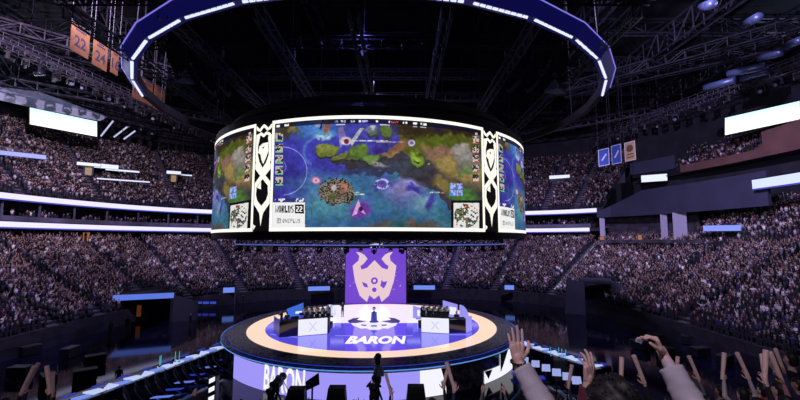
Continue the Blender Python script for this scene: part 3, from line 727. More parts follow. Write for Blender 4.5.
mb=MB(); mb.lathe([(15.22,SZ-.12),(15.22,SZ-.06)],n=120); mb.build('light_line',BLD,st)
mb=MB(); mb.lathe([(15.62,SZ-.32),(15.62,SZ-.24)],n=120); mb.build('light_line',BL,st)
def curve_panel(name,a0,a1,z0,z1,r,m,n=40):
    mb=MB();vs=[]
    for i in range(n+1):
        a=a0+(a1-a0)*i/n; vs+=[(r*math.sin(a),-r*math.cos(a),z0),(r*math.sin(a),-r*math.cos(a),z1)]
    mb.add(vs,[(2*i,2*i+2,2*i+3,2*i+1) for i in range(n)]); return mb.build(name,m,st)
LILAC=emis('fascia_lilac',(160,150,248),1.0); WF=emis('fascia_white',(245,245,255),1.0)

def a_px(px): # angle on the fascia seen at that column
    lo,hi=R_(-60),R_(60)
    for _ in range(40):
        m_=(lo+hi)/2; x=SX+15.3*math.sin(m_); y=SY-15.3*math.cos(m_)
        if 400+400*x/(y*.995+ -1.0)<px: lo=m_
        else: hi=m_
    return lo
curve_panel('front_display',a_px(234),a_px(420),.02,1.96,15.3,LILAC)
curve_panel('white_block',a_px(420),a_px(446),.02,1.96,15.3,WF,8)
curve_panel('white_block',a_px(484),a_px(500),.02,1.0,15.3,WF,6)
curve_panel('white_block',a_px(500),a_px(512),.02,1.9,15.3,WF,6)
# black cut shapes on the fascia
def fas_poly(name,pts,m,r=15.33):
    mb=MB(); mb.add([((r)*math.sin(a_px(x)),-r*math.cos(a_px(x)),z) for x,z in pts],[tuple(range(len(pts)))]); return mb.build(name,m,st)
fas_poly('black_shape',[(441,1.96),(447,1.96),(447,.02),(445,.8)],BLACK); fas_poly('black_shape',[(484,1.0),(492,.95),(488,.3)],BLACK); fas_poly('black_shape',[(500,1.96),(508,1.96),(503,.9),(500,.4)],BLACK)
vs,fs=text_mesh('BARON',size=2.6,bold=.07,sx=.42,shear=.1)
ac=a_px(283); WTX=emis('fascia_text',(250,250,240),1.0)
mb=MB(); mb.add([(15.35*math.sin(ac+x/14.6),-15.35*math.cos(ac+x/14.6),1.0+z) for x,z,_ in vs],fs); mb.build('front_lettering',WTX,st)
# floor lettering and emblem
vs,fs=text_mesh('BARON',size=2.5,bold=.12,sx=.95,shear=.15)
lc=P(374.5,340.5,0.0001)
c=stg(375.5,340.3)
mb=MB(); mb.add([(c.x+x*.66,c.y+y*1.45,SZ+.02) for x,y,_ in vs],fs); mb.build('floor_lettering',emis('floor_text',(252,250,255),1.0),st)
def stg_poly(name,pts,m,dz=.025):
    mb=MB(); 
    for pl in pts:
        q=[stg(*p) for p in pl]; mb.add([(a.x,a.y,SZ+dz) for a in q],[tuple(range(len(q)))])
    return mb.build(name,m,st)
DKN=emis('floor_navy',(38,34,110),1.0); 
stg_poly('floor_emblem',[[(350,322),(398,322),(396,325.5),(388,328.8),(383,328.4),(379,330),(370,330),(366,328.4),(361,328.8),(353,325.5)]],emis('floor_text2',(235,232,250),1.0),.02)
stg_poly('floor_emblem_mark',[[(347.5,321),(353,318.4),(360,317.6),(357,320),(367,321.5),(356,323.4),(349,323)],[(400.5,321),(395,318.4),(388,317.6),(391,320),(381,321.5),(392,323.4),(399,323)],[(361,324.6),(367,325),(366,326.2),(361.5,325.8)],[(387,324.6),(381,325),(382,326.2),(386.5,325.8)],[(371,325.6),(377,325.6),(377,326.8),(371,326.8)]],DKN)
stg_poly('floor_line',[[(335,335.6),(413,335.6),(413,336),(335,336)],[(270,334),(300,337.5),(300,338),(270,334.4)],[(448,334.4),(470,334.6),(470,335),(448,335)]],emis('floor_line_glow',(150,145,240),1.0))
# purple banner screen with the horned emblem
bn=thing('horned_emblem_banner','tall purple screen with a pale horned mask emblem standing behind the stage','banner',(CX+.45,59.6,SZ))
p0,p1=P(345,304.5,59.6),P(406,248.5,59.6); W2=(p1.x-p0.x)/2; bn.location=((p0.x+p1.x)/2,59.6,p0.z); HB=p1.z-p0.z
MB().box((0,.1,HB/2),(2*W2,.12,HB)).build('display',mat('banner_purple',(.02,.01,.03),.5,0,s2l((112,66,205)),1.0),bn)
MB().box((0,.3,HB/2),(2*W2+.2,.25,HB+.2)).build('housing',BLACK,bn)
def em(x,y): # crop coordinates 457x400 of region 335..415 x 240..310
    px=335+x*80/457; py=240+y*70/400
    return ((px-345)/61*2*W2-W2, 0.0, (304.5-py)/56*HB)
half=[(224,116),(181,160),(150,170),(142,150),(160,138),(184,108),(165,85),(140,72),(118,68),(136,92),(132,118),(98,148),(112,235),(140,318),(182,354),(196,316),(224,338)]
pts=half+[(448-x,y) for x,y in half[::-1]][1:-1]
EMB=mat('banner_pale',(.02,.02,.02),.5,0,s2l((232,200,208)),1.0)
mb=MB(); mb.prism([Vector(em(*p))+Vector((0,0,0)) for p in pts],(0,-.03,0)); mb.build('mask_emblem',EMB,bn)
EMP=MATS['banner_purple']
mb=MB()
for cx,cy,r in ((224,234,20),(224,285,13)):
    mb.add([Vector(em(cx+r*math.cos(t),cy+r*math.sin(t)))+Vector((0,-.045,0)) for t in np.linspace(0,2*math.pi,20,endpoint=False)],[tuple(range(20))])
mb.add([Vector(em(*p))+Vector((0,-.045,0)) for p in ((152,240),(180,250),(190,272),(165,268))],[(0,1,2,3)])
mb.add([Vector(em(*p))+Vector((0,-.045,0)) for p in ((258,262),(266,228),(276,240),(298,236),(290,258),(278,278))],[(0,1,2,3,4,5)])
mb.build('emblem_eyes',EMP,bn)
mb=MB(); mb.add([Vector(em(224+9*math.cos(t),234+9*math.sin(t)))+Vector((0,-.06,0)) for t in np.linspace(0,2*math.pi,14,endpoint=False)],[tuple(range(14))]); mb.build('emblem_pupil',EMB,bn)
mb=MB()
for (x,y,w_,h_) in ((85,262,9,12),(105,245,20,3),(330,225,8,6),(345,205,9,10),(352,232,8,5),(372,262,10,16),(335,282,16,5),(240,68,10,3),(210,86,5,4),(350,185,5,6)):
    mb.add([Vector(em(x+a*w_,y+b*h_))+Vector((0,-.02,0)) for a,b in ((-.5,.5),(.5,.2),(.3,-.5),(-.2,-.3))],[(0,1,2,3)])
mb.build('emblem_flecks',emis('fleck',(170,140,230),1.0),bn)
# small header logo above the banner: strokes
hd=thing('header_sign','small white slanted emblem sign hanging above the purple banner','sign',(bn.location.x,59.3,P(375,246,59.3).z))
mb=MB(); u=.145
for a,b in (((-5,-2),(0,3)),((0,3),(-1,-2)),((-6,1),(2,2)),((-3,-1),(1,-1)),((2,3),(4,-1)),((4,-1),(7,3)),((6,2),(8,-1)),((0,0),(5,1))): mb.bar((a[0]*u,0,a[1]*u),(b[0]*u,0,b[1]*u),.11)
mb.build('emblem_strokes',emis('header_white',(225,220,245),1.0),hd); MB().box((0,.15,.3),(9.0,.1,1.3)).build('backing',mat('header_dark',(.03,.03,.05),.7),hd)
tr=thing('banner_truss','black truss with lamps across the top of the purple banner','truss',(bn.location.x,59.9,bn.location.z+HB+.2))
mb=MB(); lattice(mb,(-12,0,0),(12,0,0),.6,.6,24,.05,.03); mb.build('truss',RIG,tr)
mb=MB(); mb.tube((-10,0,.6),(-10,0,12),.04); mb.tube((10,0,.6),(10,0,12),.04); mb.build('hanging_cable',RIG,tr)
for k in (-4.3,-2.2,2.2,4.3,-7,7): moving_head('dark lamp hanging along the top of the purple banner',(tr.location.x+k,59.0,tr.location.z+.2),math.pi,0,'lamps over the purple banner',scale=1.1)
# trophy on plinth
tp=thing('trophy_plinth','slim blue lit plinth standing at the middle of the stage','plinth',Vector((SX,SY,SZ))+stg(374,322))
mb=MB(); mb.lathe([(0,0),(.55,0),(.5,.1),(.36,.15),(.30,1.0),(.36,1.05),(0,1.06)],n=8); mb.build('column',emis('plinth_blue',(52,58,170),.9),tp)
tc=thing('silver_trophy','small tall silver trophy cup on top of the blue plinth','trophy',Vector(tp.location)+Vector((0,0,1.06)))
mb=MB(); mb.lathe([(0,0),(.18,0),(.16,.08),(.06,.14),(.05,.25),(.13,.35),(.16,.55),(.14,.6),(0,.6)],n=16); mb.build('cup',mat('silver',(.5,.55,.8),.25,1),tc,smooth=True)
mb=MB(); mb.tube((-.13,0,.55),(-.22,0,.4),.02); mb.tube((-.22,0,.4),(-.1,0,.28),.02); mb.build('handle',MATS['silver'],tc); mb=MB(); mb.tube((.13,0,.55),(.22,0,.4),.02); mb.tube((.22,0,.4),(.1,0,.28),.02); mb.build('handle',MATS['silver'],tc)

for px,py,d,w,h,lab in ((86,232.5,22.5,1.0,1.6,'amber lit doorway in the concourse wall above the near part of the banner side stand'),(98,233,22.5,.5,4.0,'narrow amber light slot beside the amber concourse doorway'),(602,237,18.5,.8,1.0,'small amber lit opening at the start of the grey recess wall'),(640,235,18.5,.6,1.3,'amber lit doorway below the pale pillars of the recess')):
    t=t_px(px,d); p=bowl(d,t); z=P(px,py,p.y).z; rz=math.atan2(-p.y,-p.x)-math.pi/2
    r=thing('concourse_doorway',lab,'doorway',(p.x,p.y,z-h),rz); MB().box((0,.1,h/2),(w,.1,h)).build('lit_opening',ORANGE,r); mb=MB(); mb.box((-w/2-.06,.15,h/2),(.12,.2,h)); mb.box((w/2+.06,.15,h/2),(.12,.2,h)); mb.box((0,.15,h+.06),(w+.24,.2,.12)); mb.build('door_frame',RIG,r)
for i,(px,py) in enumerate(((165,235),(169,235),(180,235.3),(184,235.3),(548,236),(554,236),(560.5,236),(565,236))):
    d=22; t=t_px(px,d); p=bowl(d,t); z=P(px,py,p.y).z; r=thing('ceiling_spot','tiny bright round lamp glowing under the lower ribbon board','lamp',(p.x,p.y,z),0,'tiny round lamps under the lower ribbon board')
    mb=MB(); mb.ell((0,0,0),(.16,.16,.12),8,5); mb.build('bulb',emis('bulb_w',(225,225,255),1.2),r); mb=MB(); mb.tube((0,0,.1),(0,0,.35),.2); mb.build('housing',BLACK,r)
for i in range(5):
    q=P(184+i*7.2,309,70); o=MB().box((0,0,0),(1.0,.1,.35)).build('floor_display',emis('floor_disp',(60,80,210),.8)); o.location=(q.x,q.y,1.0); tag(o,'small blue glowing board standing on the floor edge before the far stand','display','small blue boards at the floor edge')

mb=MB(); band(mb,[(20.9,EYE+2.75),(20.9,EYE+3.7),(21.1,EYE+3.7)],t_px(590,20),T1,60); struct(mb.build('trim_suites',mat('suite_front',(.12,.115,.19),.5,noise=.3,nscale=.2)))
for i in range(26):
    q=bowl(20.8,R_(62+i*5.4)); 
    if q.y>5: struct(MB().box((q.x,q.y,EYE+4.5),(.22,.22,3.4)).build('pillar_suites',MATS['suite_front']))
# ------------------------------------------------------------------ bodies
def capsule(mb,p,q,r0,r1,n=10):
    p,q=Vector(p),Vector(q); d=(q-p); L=d.length; d=d.normalized() if L>1e-6 else Vector((0,0,1)); a=d.orthogonal().normalized(); b=d.cross(a)
    prof=[(-r0,0)]+[(-r0*math.cos(t),r0*math.sin(t)) for t in (.5,1.05)]+[(0,r0),(L,r1)]+[(L+r1*math.sin(t),r1*math.cos(t)) for t in (.5,1.05)]+[(L+r1,0)]
    vs=[p+d*prof[0][0]]
    for h,r in prof[1:-1]:
        for i in range(n):
            t=2*math.pi*i/n; vs.append(p+d*h+a*(r*math.cos(t))+b*(r*math.sin(t)))
    vs.append(p+d*prof[-1][0]); m=len(prof)-2; fs=[(0,1+(i+1)%n,1+i) for i in range(n)]
    for j in range(m-1):
        for i in range(n): fs.append((1+j*n+i,1+j*n+(i+1)%n,1+(j+1)*n+(i+1)%n,1+(j+1)*n+i))
    e=len(vs)-1; fs+=[(e,1+(m-1)*n+i,1+(m-1)*n+(i+1)%n) for i in range(n)]
    mb.add(vs,fs)
def remeshed(caps,voxel,smooth=3):     # caps: (p,q,r0,r1,tag) -> verts, faces, tags
    mb=MB()
    for c in caps: capsule(mb,*c[:4])
    me=bpy.data.meshes.new('b'); me.from_pydata(mb.v,[],mb.f); o=bpy.data.objects.new('b',me); COL.objects.link(o)
    md=o.modifiers.new('r','REMESH'); md.mode='VOXEL'; md.voxel_size=voxel
    if smooth: ms=o.modifiers.new('s','SMOOTH'); ms.iterations=smooth; ms.factor=.5
    dg=bpy.context.evaluated_depsgraph_get(); dg.update(); m2=bpy.data.meshes.new_from_object(o.evaluated_get(dg))
    n=len(m2.vertices); co_=np.empty(n*3); m2.vertices.foreach_get('co',co_); co_=co_.reshape(-1,3)
    fs=[tuple(p.vertices) for p in m2.polygons]; cen=np.array([co_[list(f)].mean(0) for f in fs])
    best=np.full(len(fs),1e9); tg=np.zeros(len(fs),int)
    for p,q,r0,r1,t in caps:
        p,q=np.array(p,float),np.array(q,float); d=q-p; L=max(1e-9,(d*d).sum()); s=np.clip(((cen-p)@d)/L,0,1)
        dist=np.linalg.norm(cen-p-s[:,None]*d,axis=1)-(r0+(r1-r0)*s); k=dist<best; best[k]=dist[k]; tg[k]=t
    bpy.data.objects.remove(o); bpy.data.meshes.remove(me); bpy.data.meshes.remove(m2)
    return co_,fs,tg
# tags: 0 skin 1 top 2 trousers 3 shoes 4 hair
def hand_caps(wrist,along,palm,side,curl=.2,spread=.12,S=1.0,fcurl=None):
    """wrist point, unit vector to the fingers, palm normal; side=+1 thumb towards along x palm"""
    w=Vector(wrist); f=Vector(along).normalized(); n=Vector(palm); n=(n-f*n.dot(f)).normalized(); s=f.cross(n)*side
    c=[]; rad=.0088*S
    c.append((w-f*.03*S,w+f*.02*S,.026*S,.027*S,0))
    data=[(-.033,.080,(.040,.024,.020),.0095),(-.011,.088,(.046,.028,.021),.0098),(.011,.084,(.042,.026,.020),.0094),(.031,.076,(.033,.020,.018),.0082)]
    for i,(off,pl,segs,r) in enumerate(data):
        off=-off; k=w+f*pl*S+s*off*S
        c.append((w+f*.012*S+s*off*.55*S,k,.0155*S,.0125*S,0)); 
        d=(f+s*(off*spread*22)).normalized(); p=k; cu=(fcurl[i] if fcurl else curl)
        for j,L in enumerate(segs):
            d=(Matrix.Rotation(cu*(1 if j else .7),3,s*-1)@d) if False else (d*math.cos(cu)+n*math.sin(cu)).normalized() if j==0 else rot_to(d,n,f,cu)
            q=p+d*L*S; c.append((p,q,r*S*(1-.08*j),r*S*(.92-.08*j),0)); p=q
    t0=w+f*.02*S+s*.026*S; t1=t0+(f*.55+s*.75+n*.25).normalized()*.042*S; t2=t1+(f*.8+s*.45+n*.3*(1+curl)).normalized()*.032*S; t3=t2+(f*.9+s*.1+n*.35*(1+curl)).normalized()*.026*S
    c+=[(t0,t1,.016*S,.0125*S,0),(t1,t2,.0118*S,.0108*S,0),(t2,t3,.0108*S,.009*S,0)]
    return c
def rot_to(d,n,f,a):   # keep bending in the plane of d and n
    ax=d.cross(n)
    if ax.length<1e-5: ax=d.orthogonal()
    u=ax.normalized().cross(d); return (d*math.cos(a)+u*math.sin(a)).normalized()
def body_caps(h=1.75,arms=None,lean=0,headturn=0,width=1.0,seated=False,hair=True,sleeve=1):
    k=h/1.75; c=[]
    def v(x,y,z): return Vector((x*k*(width if z<1.5 else 1),y*k,z*k))
    if seated:
        for s in (-1,1):
            c+=[(v(s*.09,0,.50),v(s*.11,.42,.50),.085*k,.06*k,2),(v(s*.11,.42,.50),v(s*.11,.40,.10),.058*k,.04*k,2),(v(s*.11,.38,.05),v(s*.12,.56,.03),.042*k,.032*k,3)]
        dz=-.42
    else:
        for s in (-1,1):
            c+=[(v(s*.095,0,.90),v(s*.11,.01,.50),.088*k,.06*k,2),(v(s*.11,.01,.50),v(s*.11,-.02,.10),.058*k,.04*k,2),(v(s*.11,-.03,.05),v(s*.12,.14,.03),.042*k,.032*k,3)]
        dz=0
    c+=[(v(-.07,0,.93+dz),v(.07,0,.93+dz),.115*k,.115*k,2),(v(-.05,0,1.08+dz),v(.05,0,1.08+dz),.115*k,.115*k,1),(v(-.08,0,1.25+dz),v(.08,0,1.25+dz),.125*k,.125*k,1),
        (v(-.14,-.01,1.38+dz),v(.14,-.01,1.38+dz),.075*k,.075*k,1),(v(0,-.01,1.40+dz),v(0,.0,1.52+dz),.058*k,.052*k,0)]
    hx=math.sin(headturn);hy=math.cos(headturn); H=lambda a,b,z: Vector((a*hy+b*hx,-a*hx+b*hy,z+dz))*k
    c+=[(H(0,.0,1.60),H(0,.0,1.66),.078*k,.082*k,0),(H(0,.035,1.56),H(0,.03,1.63),.055*k,.066*k,0),(H(0,.095,1.615),H(0,.108,1.585),.012*k,.017*k,0),(H(-.082,-.005,1.60),H(-.082,-.005,1.635),.014*k,.016*k,0),(H(.082,-.005,1.60),H(.082,-.005,1.635),.014*k,.016*k,0),
        (H(-.02,.083,1.555),H(.02,.083,1.555),.01*k,.01*k,0)]
    if hair: c+=[(H(0,-.03,1.60),H(0,-.025,1.67),.082*k,.088*k,4),(H(0,.02,1.69),H(0,-.02,1.69),.072*k,.080*k,4)]
    for s in (-1,1):
        sh=v(s*.185,-.01,1.40+dz); a=(arms or {}).get(s)
        if a is None: el=v(s*.25,-.02,1.12+dz); wr=v(s*.25,.10,.88+dz)
        else: el,wr=Vector(a[0])*k,Vector(a[1])*k
        c+=[(sh,el,.056*k,.044*k,1),(el,el.lerp(wr,.85),.042*k,.034*k,1 if sleeve else 0),(el.lerp(wr,.8),wr,.03*k,.026*k,0)]
    return c
UP=dict(up2={-1:((-.30,.05,1.60),(-.25,.10,1.86)),1:((.30,.05,1.60),(.25,.10,1.86))},
        wide={-1:((-.42,.05,1.52),(-.48,.1,1.78)),1:((.42,.05,1.52),(.48,.1,1.78))},
        oneR={1:((.30,.05,1.62),(.28,.10,1.88))},oneL={-1:((-.30,.05,1.62),(-.28,.10,1.88))},
        front={-1:((-.28,.15,1.25),(-.12,.34,1.42)),1:((.28,.15,1.25),(.12,.34,1.42))},none={})
def mesh_from(name,parts,mats,smooth=True):
    vs=[];fs=[];tg=[]
    for a,b,t in parts:
        o=len(vs); vs+=[tuple(x) for x in a]; fs+=[tuple(i+o for i in f) for f in b]; tg+=list(t)
    me=bpy.data.meshes.new(name); me.from_pydata(vs,[],fs)
    for m in mats: me.materials.append(m)
    me.polygons.foreach_set('material_index',[int(t) for t in tg]); me.polygons.foreach_set('use_smooth',[smooth]*len(fs)); me.update(); return me
def person(me,label,loc,rz=0,group=None,scale=1.0):
    o=bpy.data.objects.new('person',me); COL.objects.link(o); o.location=loc; o.rotation_euler=(0,0,rz); o.scale=(scale,)*3
    return tag(o,label,'person',group)
def cloth_random(name,cols):
    m=bpy.data.materials.new(name); m.use_nodes=True; nt=m.node_tree; b=nt.nodes['Principled BSDF']; oi=nt.nodes.new('ShaderNodeObjectInfo'); rp=nt.nodes.new('ShaderNodeValToRGB'); rp.color_ramp.interpolation='CONSTANT'
    el=rp.color_ramp.elements
    for i,c in enumerate(cols):
        e=el[i] if i<2 else el.new(i/len(cols)); e.position=i/len(cols); e.color=(*c,1)
    nt.links.new(oi.outputs['Random'],rp.inputs[0]); nt.links.new(rp.outputs[0],b.inputs['Base Color']); b.inputs['Roughness'].default_value=.85
    return m
SHIRTS=[(.015,.015,.025),(.45,.42,.48),(.02,.02,.04),(.06,.06,.10),(.10,.025,.05),(.01,.01,.02),(.10,.10,.15),(.02,.025,.10),(.70,.66,.74),(.02,.02,.03),(.02,.02,.03),(.01,.01,.015)]
SKINS=[(.56,.36,.31),(.48,.30,.25),(.62,.42,.36),(.26,.15,.12),(.54,.36,.29)]
SHR=cloth_random('shirt_random',SHIRTS); SKR=cloth_random('skin_random',SKINS)
BM_=[SKR,SHR,DENIM,SHOE,HAIR]
# ------------------------------------------------------------------ crowd
VAR=[]
for key in ('up2','wide','oneR','oneL','front','none'):
    a,b,t=remeshed(body_caps(1.72,UP[key]),.035,2); VAR.append(mesh_from('body_'+key,[(a,b,t)],BM_))
def template(key):
    v=[];f=[];t=[]
    def pr_(p,q,r0,r1,tg,n=4):
        mb=MB(); mb.tube(p,q,r0,r1,n=n); o=len(v); v.extend(mb.v); f.extend([tuple(i+o for i in x) for x in mb.f]); t.extend([tg]*len(mb.f))
    pr_((0,0,.1),(0,0,.95),.16,.2,2); pr_((0,0,.9),(0,0,1.45),.17,.25,1); pr_((0,0,1.45),(0,0,1.60),.075,.11,0,5); pr_((0,0,1.60),(0,0,1.74),.115,.06,4,5)
    for s in (-1,1):
        a=UP[key].get(s)
        if a: pr_((s*.2,0,1.4),a[0],.06,.05,1,3); pr_(a[0],a[1],.05,.05,0,3); pr_(a[1],Vector(a[1])+Vector((0,.02,.12)),.06,.05,0,3)
    return np.array([tuple(x) for x in v]),f,np.array(t)
TPL=[template(k) for k in ('up2','wide','oneR','oneL','front','none')]
EXC=[]
for o in list(COL.objects):
    if o.name.startswith(('entrance_portal',)): EXC.append((o.location.xy.copy(),2.3,o.location.z-3.2,o.location.z+.4))
    if o.name.startswith(('strip_screen','sign_screen')): EXC.append((o.location.xy.copy(),1.9,o.location.z-2.2,o.location.z+.3))
def excluded(p):
    return any(z0<p.z<z1 and (p.xy-q).length<rr for q,rr,z0,z1 in EXC)
cands=[]   # (dist, pos, rz, kind, tier)
def gap_aisle(t,ts,d,w=1.3):
    p=bowl(d,t)
    for a in ts:
        q=bowl(d,a)
        if (p-q).length<w*.62: return True
    return False
def in_view(p):
    dep=p.y*cp+(p.z-EYE)*sp
    if dep<3: return False
    x=400+F*p.x/dep; y=200-F*((p.z-EYE)*cp-p.y*sp)/dep
    if x<-12 or x>812 or y<-10 or y>410: return False
    # behind the drum / behind the stage banner
    if 262<x<482 and 100<y<232 : return False
    if 236<x<508 and 140<y<230 : return False
    return True
def fill(d0,d1,z0,z1,n,t0,t1,ts,tier,sp_=.52,seat=.2,occ=.95,arms=.35):
    for i in range(n):
        d=d0+(d1-d0)*(i+.45)/n; z=z0+(z1-z0)*i/(n-1)
        t=t0
        while t<t1:
            p=bowl(d,t); q=bowl(d,t+.002); step=sp_/max(1e-4,(q-p).length)*.002
            t+=step*random.uniform(.9,1.1)
            if random.random()>occ or gap_aisle(t,ts,d): continue
            p=bowl(d,t)+Vector((random.uniform(-.16,.16),random.uniform(-.16,.16),0)); z_=z; p.z=z_+random.choice((-.4,-.25,-.12,0,0,.06))
            if not in_view(p+Vector((0,0,1.5))) or excluded(p): continue
            r=random.random(); k=(0 if r<.3 else 1 if r<.5 else 2 if r<.75 else 3) if random.random()<arms else (4 if r<.4 else 5)
            cands.append(((p.xy.length),p,math.atan2(CY-p.y,CX-p.x)-math.pi/2+random.uniform(-.4,.4),k,tier))
# tunnels cut out of the lower crowd
TUN=[(t_px(140,4),4.6,4.2),(t_px(596,3),3.6,5.6)]
def lower_ok(p,d,t):
    return not any((bowl(d,t)-bowl(d,a)).length<w and d<dm for a,w,dm in TUN)
_old=gap_aisle
def gap_aisle(t,ts,d,w=1.3):
    if ts is A_L and not lower_ok(None,d,t): return True
    return _old(t,ts,d,w)
fill(0,22,LZ0,LZ1,LR,T0,T1,A_L,'lower',occ=.93,arms=.75)
fill(UD0,UD1,UZ0,UZ1,UR,TR_END,T1,A_U,'upper',arms=.15,occ=.96)
fill(19,26,EYE-.2,EYE+5.2,9,TM0,TM1,[],'middle',arms=.2)
fill(21.4,23.6,EYE+3.0,EYE+3.6,2,t_px(590,20),T1,[],'suite',arms=.05,occ=.55,sp_=.6)
fill(24.6,33,EYE+13.6,EYE+18,8,t_px(768,28),t_px(690,28),[],'balcony',arms=.1,occ=.5,sp_=.6)
# hide what the middle stand covers
cands=[c for c in cands if not (c[4]=='lower' and c[1].z>EYE-1.6 and t_px(697,14)>math.atan2(c[1].y-CY,c[1].x-CX)>R_(-60) and False)]
cands.sort(key=lambda c:c[0])
def side_of(p):
    return 'left' if p.x<CX else 'right'
NIND=262
for i,(dist,p,rz,k,tier) in enumerate(cands[:NIND]):
    s=side_of(p)
    lab={'left':'seated-stand spectator cheering in the front rows above the dark glossy floor, banner side','right':'spectator cheering in the front rows of the stand across from the number banners'}[s]
    acts={0:'both arms straight up',1:'both arms spread wide',2:'right arm raised',3:'left arm raised',4:'hands clapping',5:'arms down'}[k]
    lab=f"person with {acts} in the near lower stand on the {'number banner' if s=='left' else 'brown balcony'} side"
    person(VAR[k],lab,p,rz,f"spectators with {acts} in the near lower stand, {'number banner' if s=='left' else 'brown balcony'} side",random.uniform(.94,1.06))
V=[];Fq=[];Fs=[];off=0;cols=[]
shirts=np.array(SHIRTS);skins=np.array(SKINS)
LOOPS=[[] for _ in TPL]
allv=[];allf3=[];poly=[];pc=[]
for (dist,p,rz,k,tier) in cands[NIND:]:
    v,f,t=TPL[k]; c,s=math.cos(rz),math.sin(rz); sc=random.uniform(.94,1.06)
    x=v[:,0]*c-v[:,1]*s; y=v[:,0]*s+v[:,1]*c
    allv.append(np.stack([x*sc+p.x,y*sc+p.y,v[:,2]*sc+p.z],1)); 
    tc=np.array([skins[random.randrange(len(skins))],shirts[random.randrange(len(shirts))]*random.uniform(.7,1.3),(.02,.022,.035),(.02,.02,.02),random.choice(((.012,.01,.011),(.012,.01,.011),(.05,.03,.02),(.2,.13,.07)))])
    poly.append((off,k)); pc.append(tc[t]); off+=len(v)
def mass(name,allv,poly,pc):
    co_=np.concatenate(allv).astype(np.float32)
    tl=[];ls=[]
    for k,(v,f,t) in enumerate(TPL):
        tl.append((np.concatenate([np.array(x) for x in f]),np.array([len(x) for x in f])))
    idx=np.concatenate([tl[k][0]+o for o,k in poly]).astype(np.int32); ln=np.concatenate([tl[k][1] for o,k in poly]); st_=np.concatenate([[0],np.cumsum(ln)[:-1]]).astype(np.int32)
    me=bpy.data.meshes.new(name); me.vertices.add(len(co_)); me.vertices.foreach_set('co',co_.ravel()); me.loops.add(len(idx)); me.loops.foreach_set('vertex_index',idx)
    me.polygons.add(len(ln)); me.polygons.foreach_set('loop_start',st_); me.update(calc_edges=True)
    ca=me.color_attributes.new('Col','FLOAT_COLOR','CORNER'); c=np.ones((len(idx),4),np.float32); c[:,:3]=np.repeat(np.concatenate(pc),ln,axis=0); ca.data.foreach_set('color',c.ravel())
    me.materials.append(attr_mat('crowd_colours')); o=bpy.data.objects.new(name,me); COL.objects.link(o); return o
crowd=mass('crowd',allv,poly,pc); tag(crowd,'the packed crowd filling the far rows of the lower, middle and upper stands','crowd',kind='stuff')
print('CROWD',len(cands))
# ------------------------------------------------------------------ tunnels
def tunnel(px,py_top,Y,w,h,label,rz,led=True):
    p=P(px,py_top,Y); r=thing('tunnel_entrance',label,'tunnel',(p.x,p.y,0),rz)
    mb=MB(); mb.box((-w/2,-3,h/2),(.4,7,h)); mb.box((w/2,-3,h/2),(.4,7,h)); mb.box((0,-3,h+.15),(w+.4,7,.3)); mb.build('tunnel_walls',GREYWALL if not led else DARKWALL,r)
    if led: MB().box((0,.56,h+.25),(w+.4,.1,.75)).build('display',emis('tunnel_led',(92,120,225),1.0),r)
    if led: MB().box((.9,-1.6,1.5),(.55,.1,1.6)).build('inner_doorway',emis('tunnel_glow',(130,65,25),.35),r)
    wm=GREYWALL if not led else mat('wing_dark',(.04,.04,.07),.6); mb=MB(); mb.prism([(-w/2-.2,.5,h+.3),(-w/2-3.4,.3,h-.9),(-w/2-3.4,.3,0),(-w/2-.2,.5,0)],(0,.2,0)); mb.build('wing_wall',wm,r); mb=MB(); mb.prism([(w/2+.2,.5,h+.3),(w/2+2.4,.0,h+.5),(w/2+2.8,.0,0),(w/2+.2,.5,0)],(0,.2,0)); mb.build('wing_wall',wm,r)
    return r
tunnel(145,295,58,7.0,3.5,'dark tunnel entrance with a blue light panel over it at the corner of the floor',-2.75)
tunnel(597,274,64,4.2,4.9,'tunnel entrance with slanted grey side panels cut into the stand',2.75,led=False)
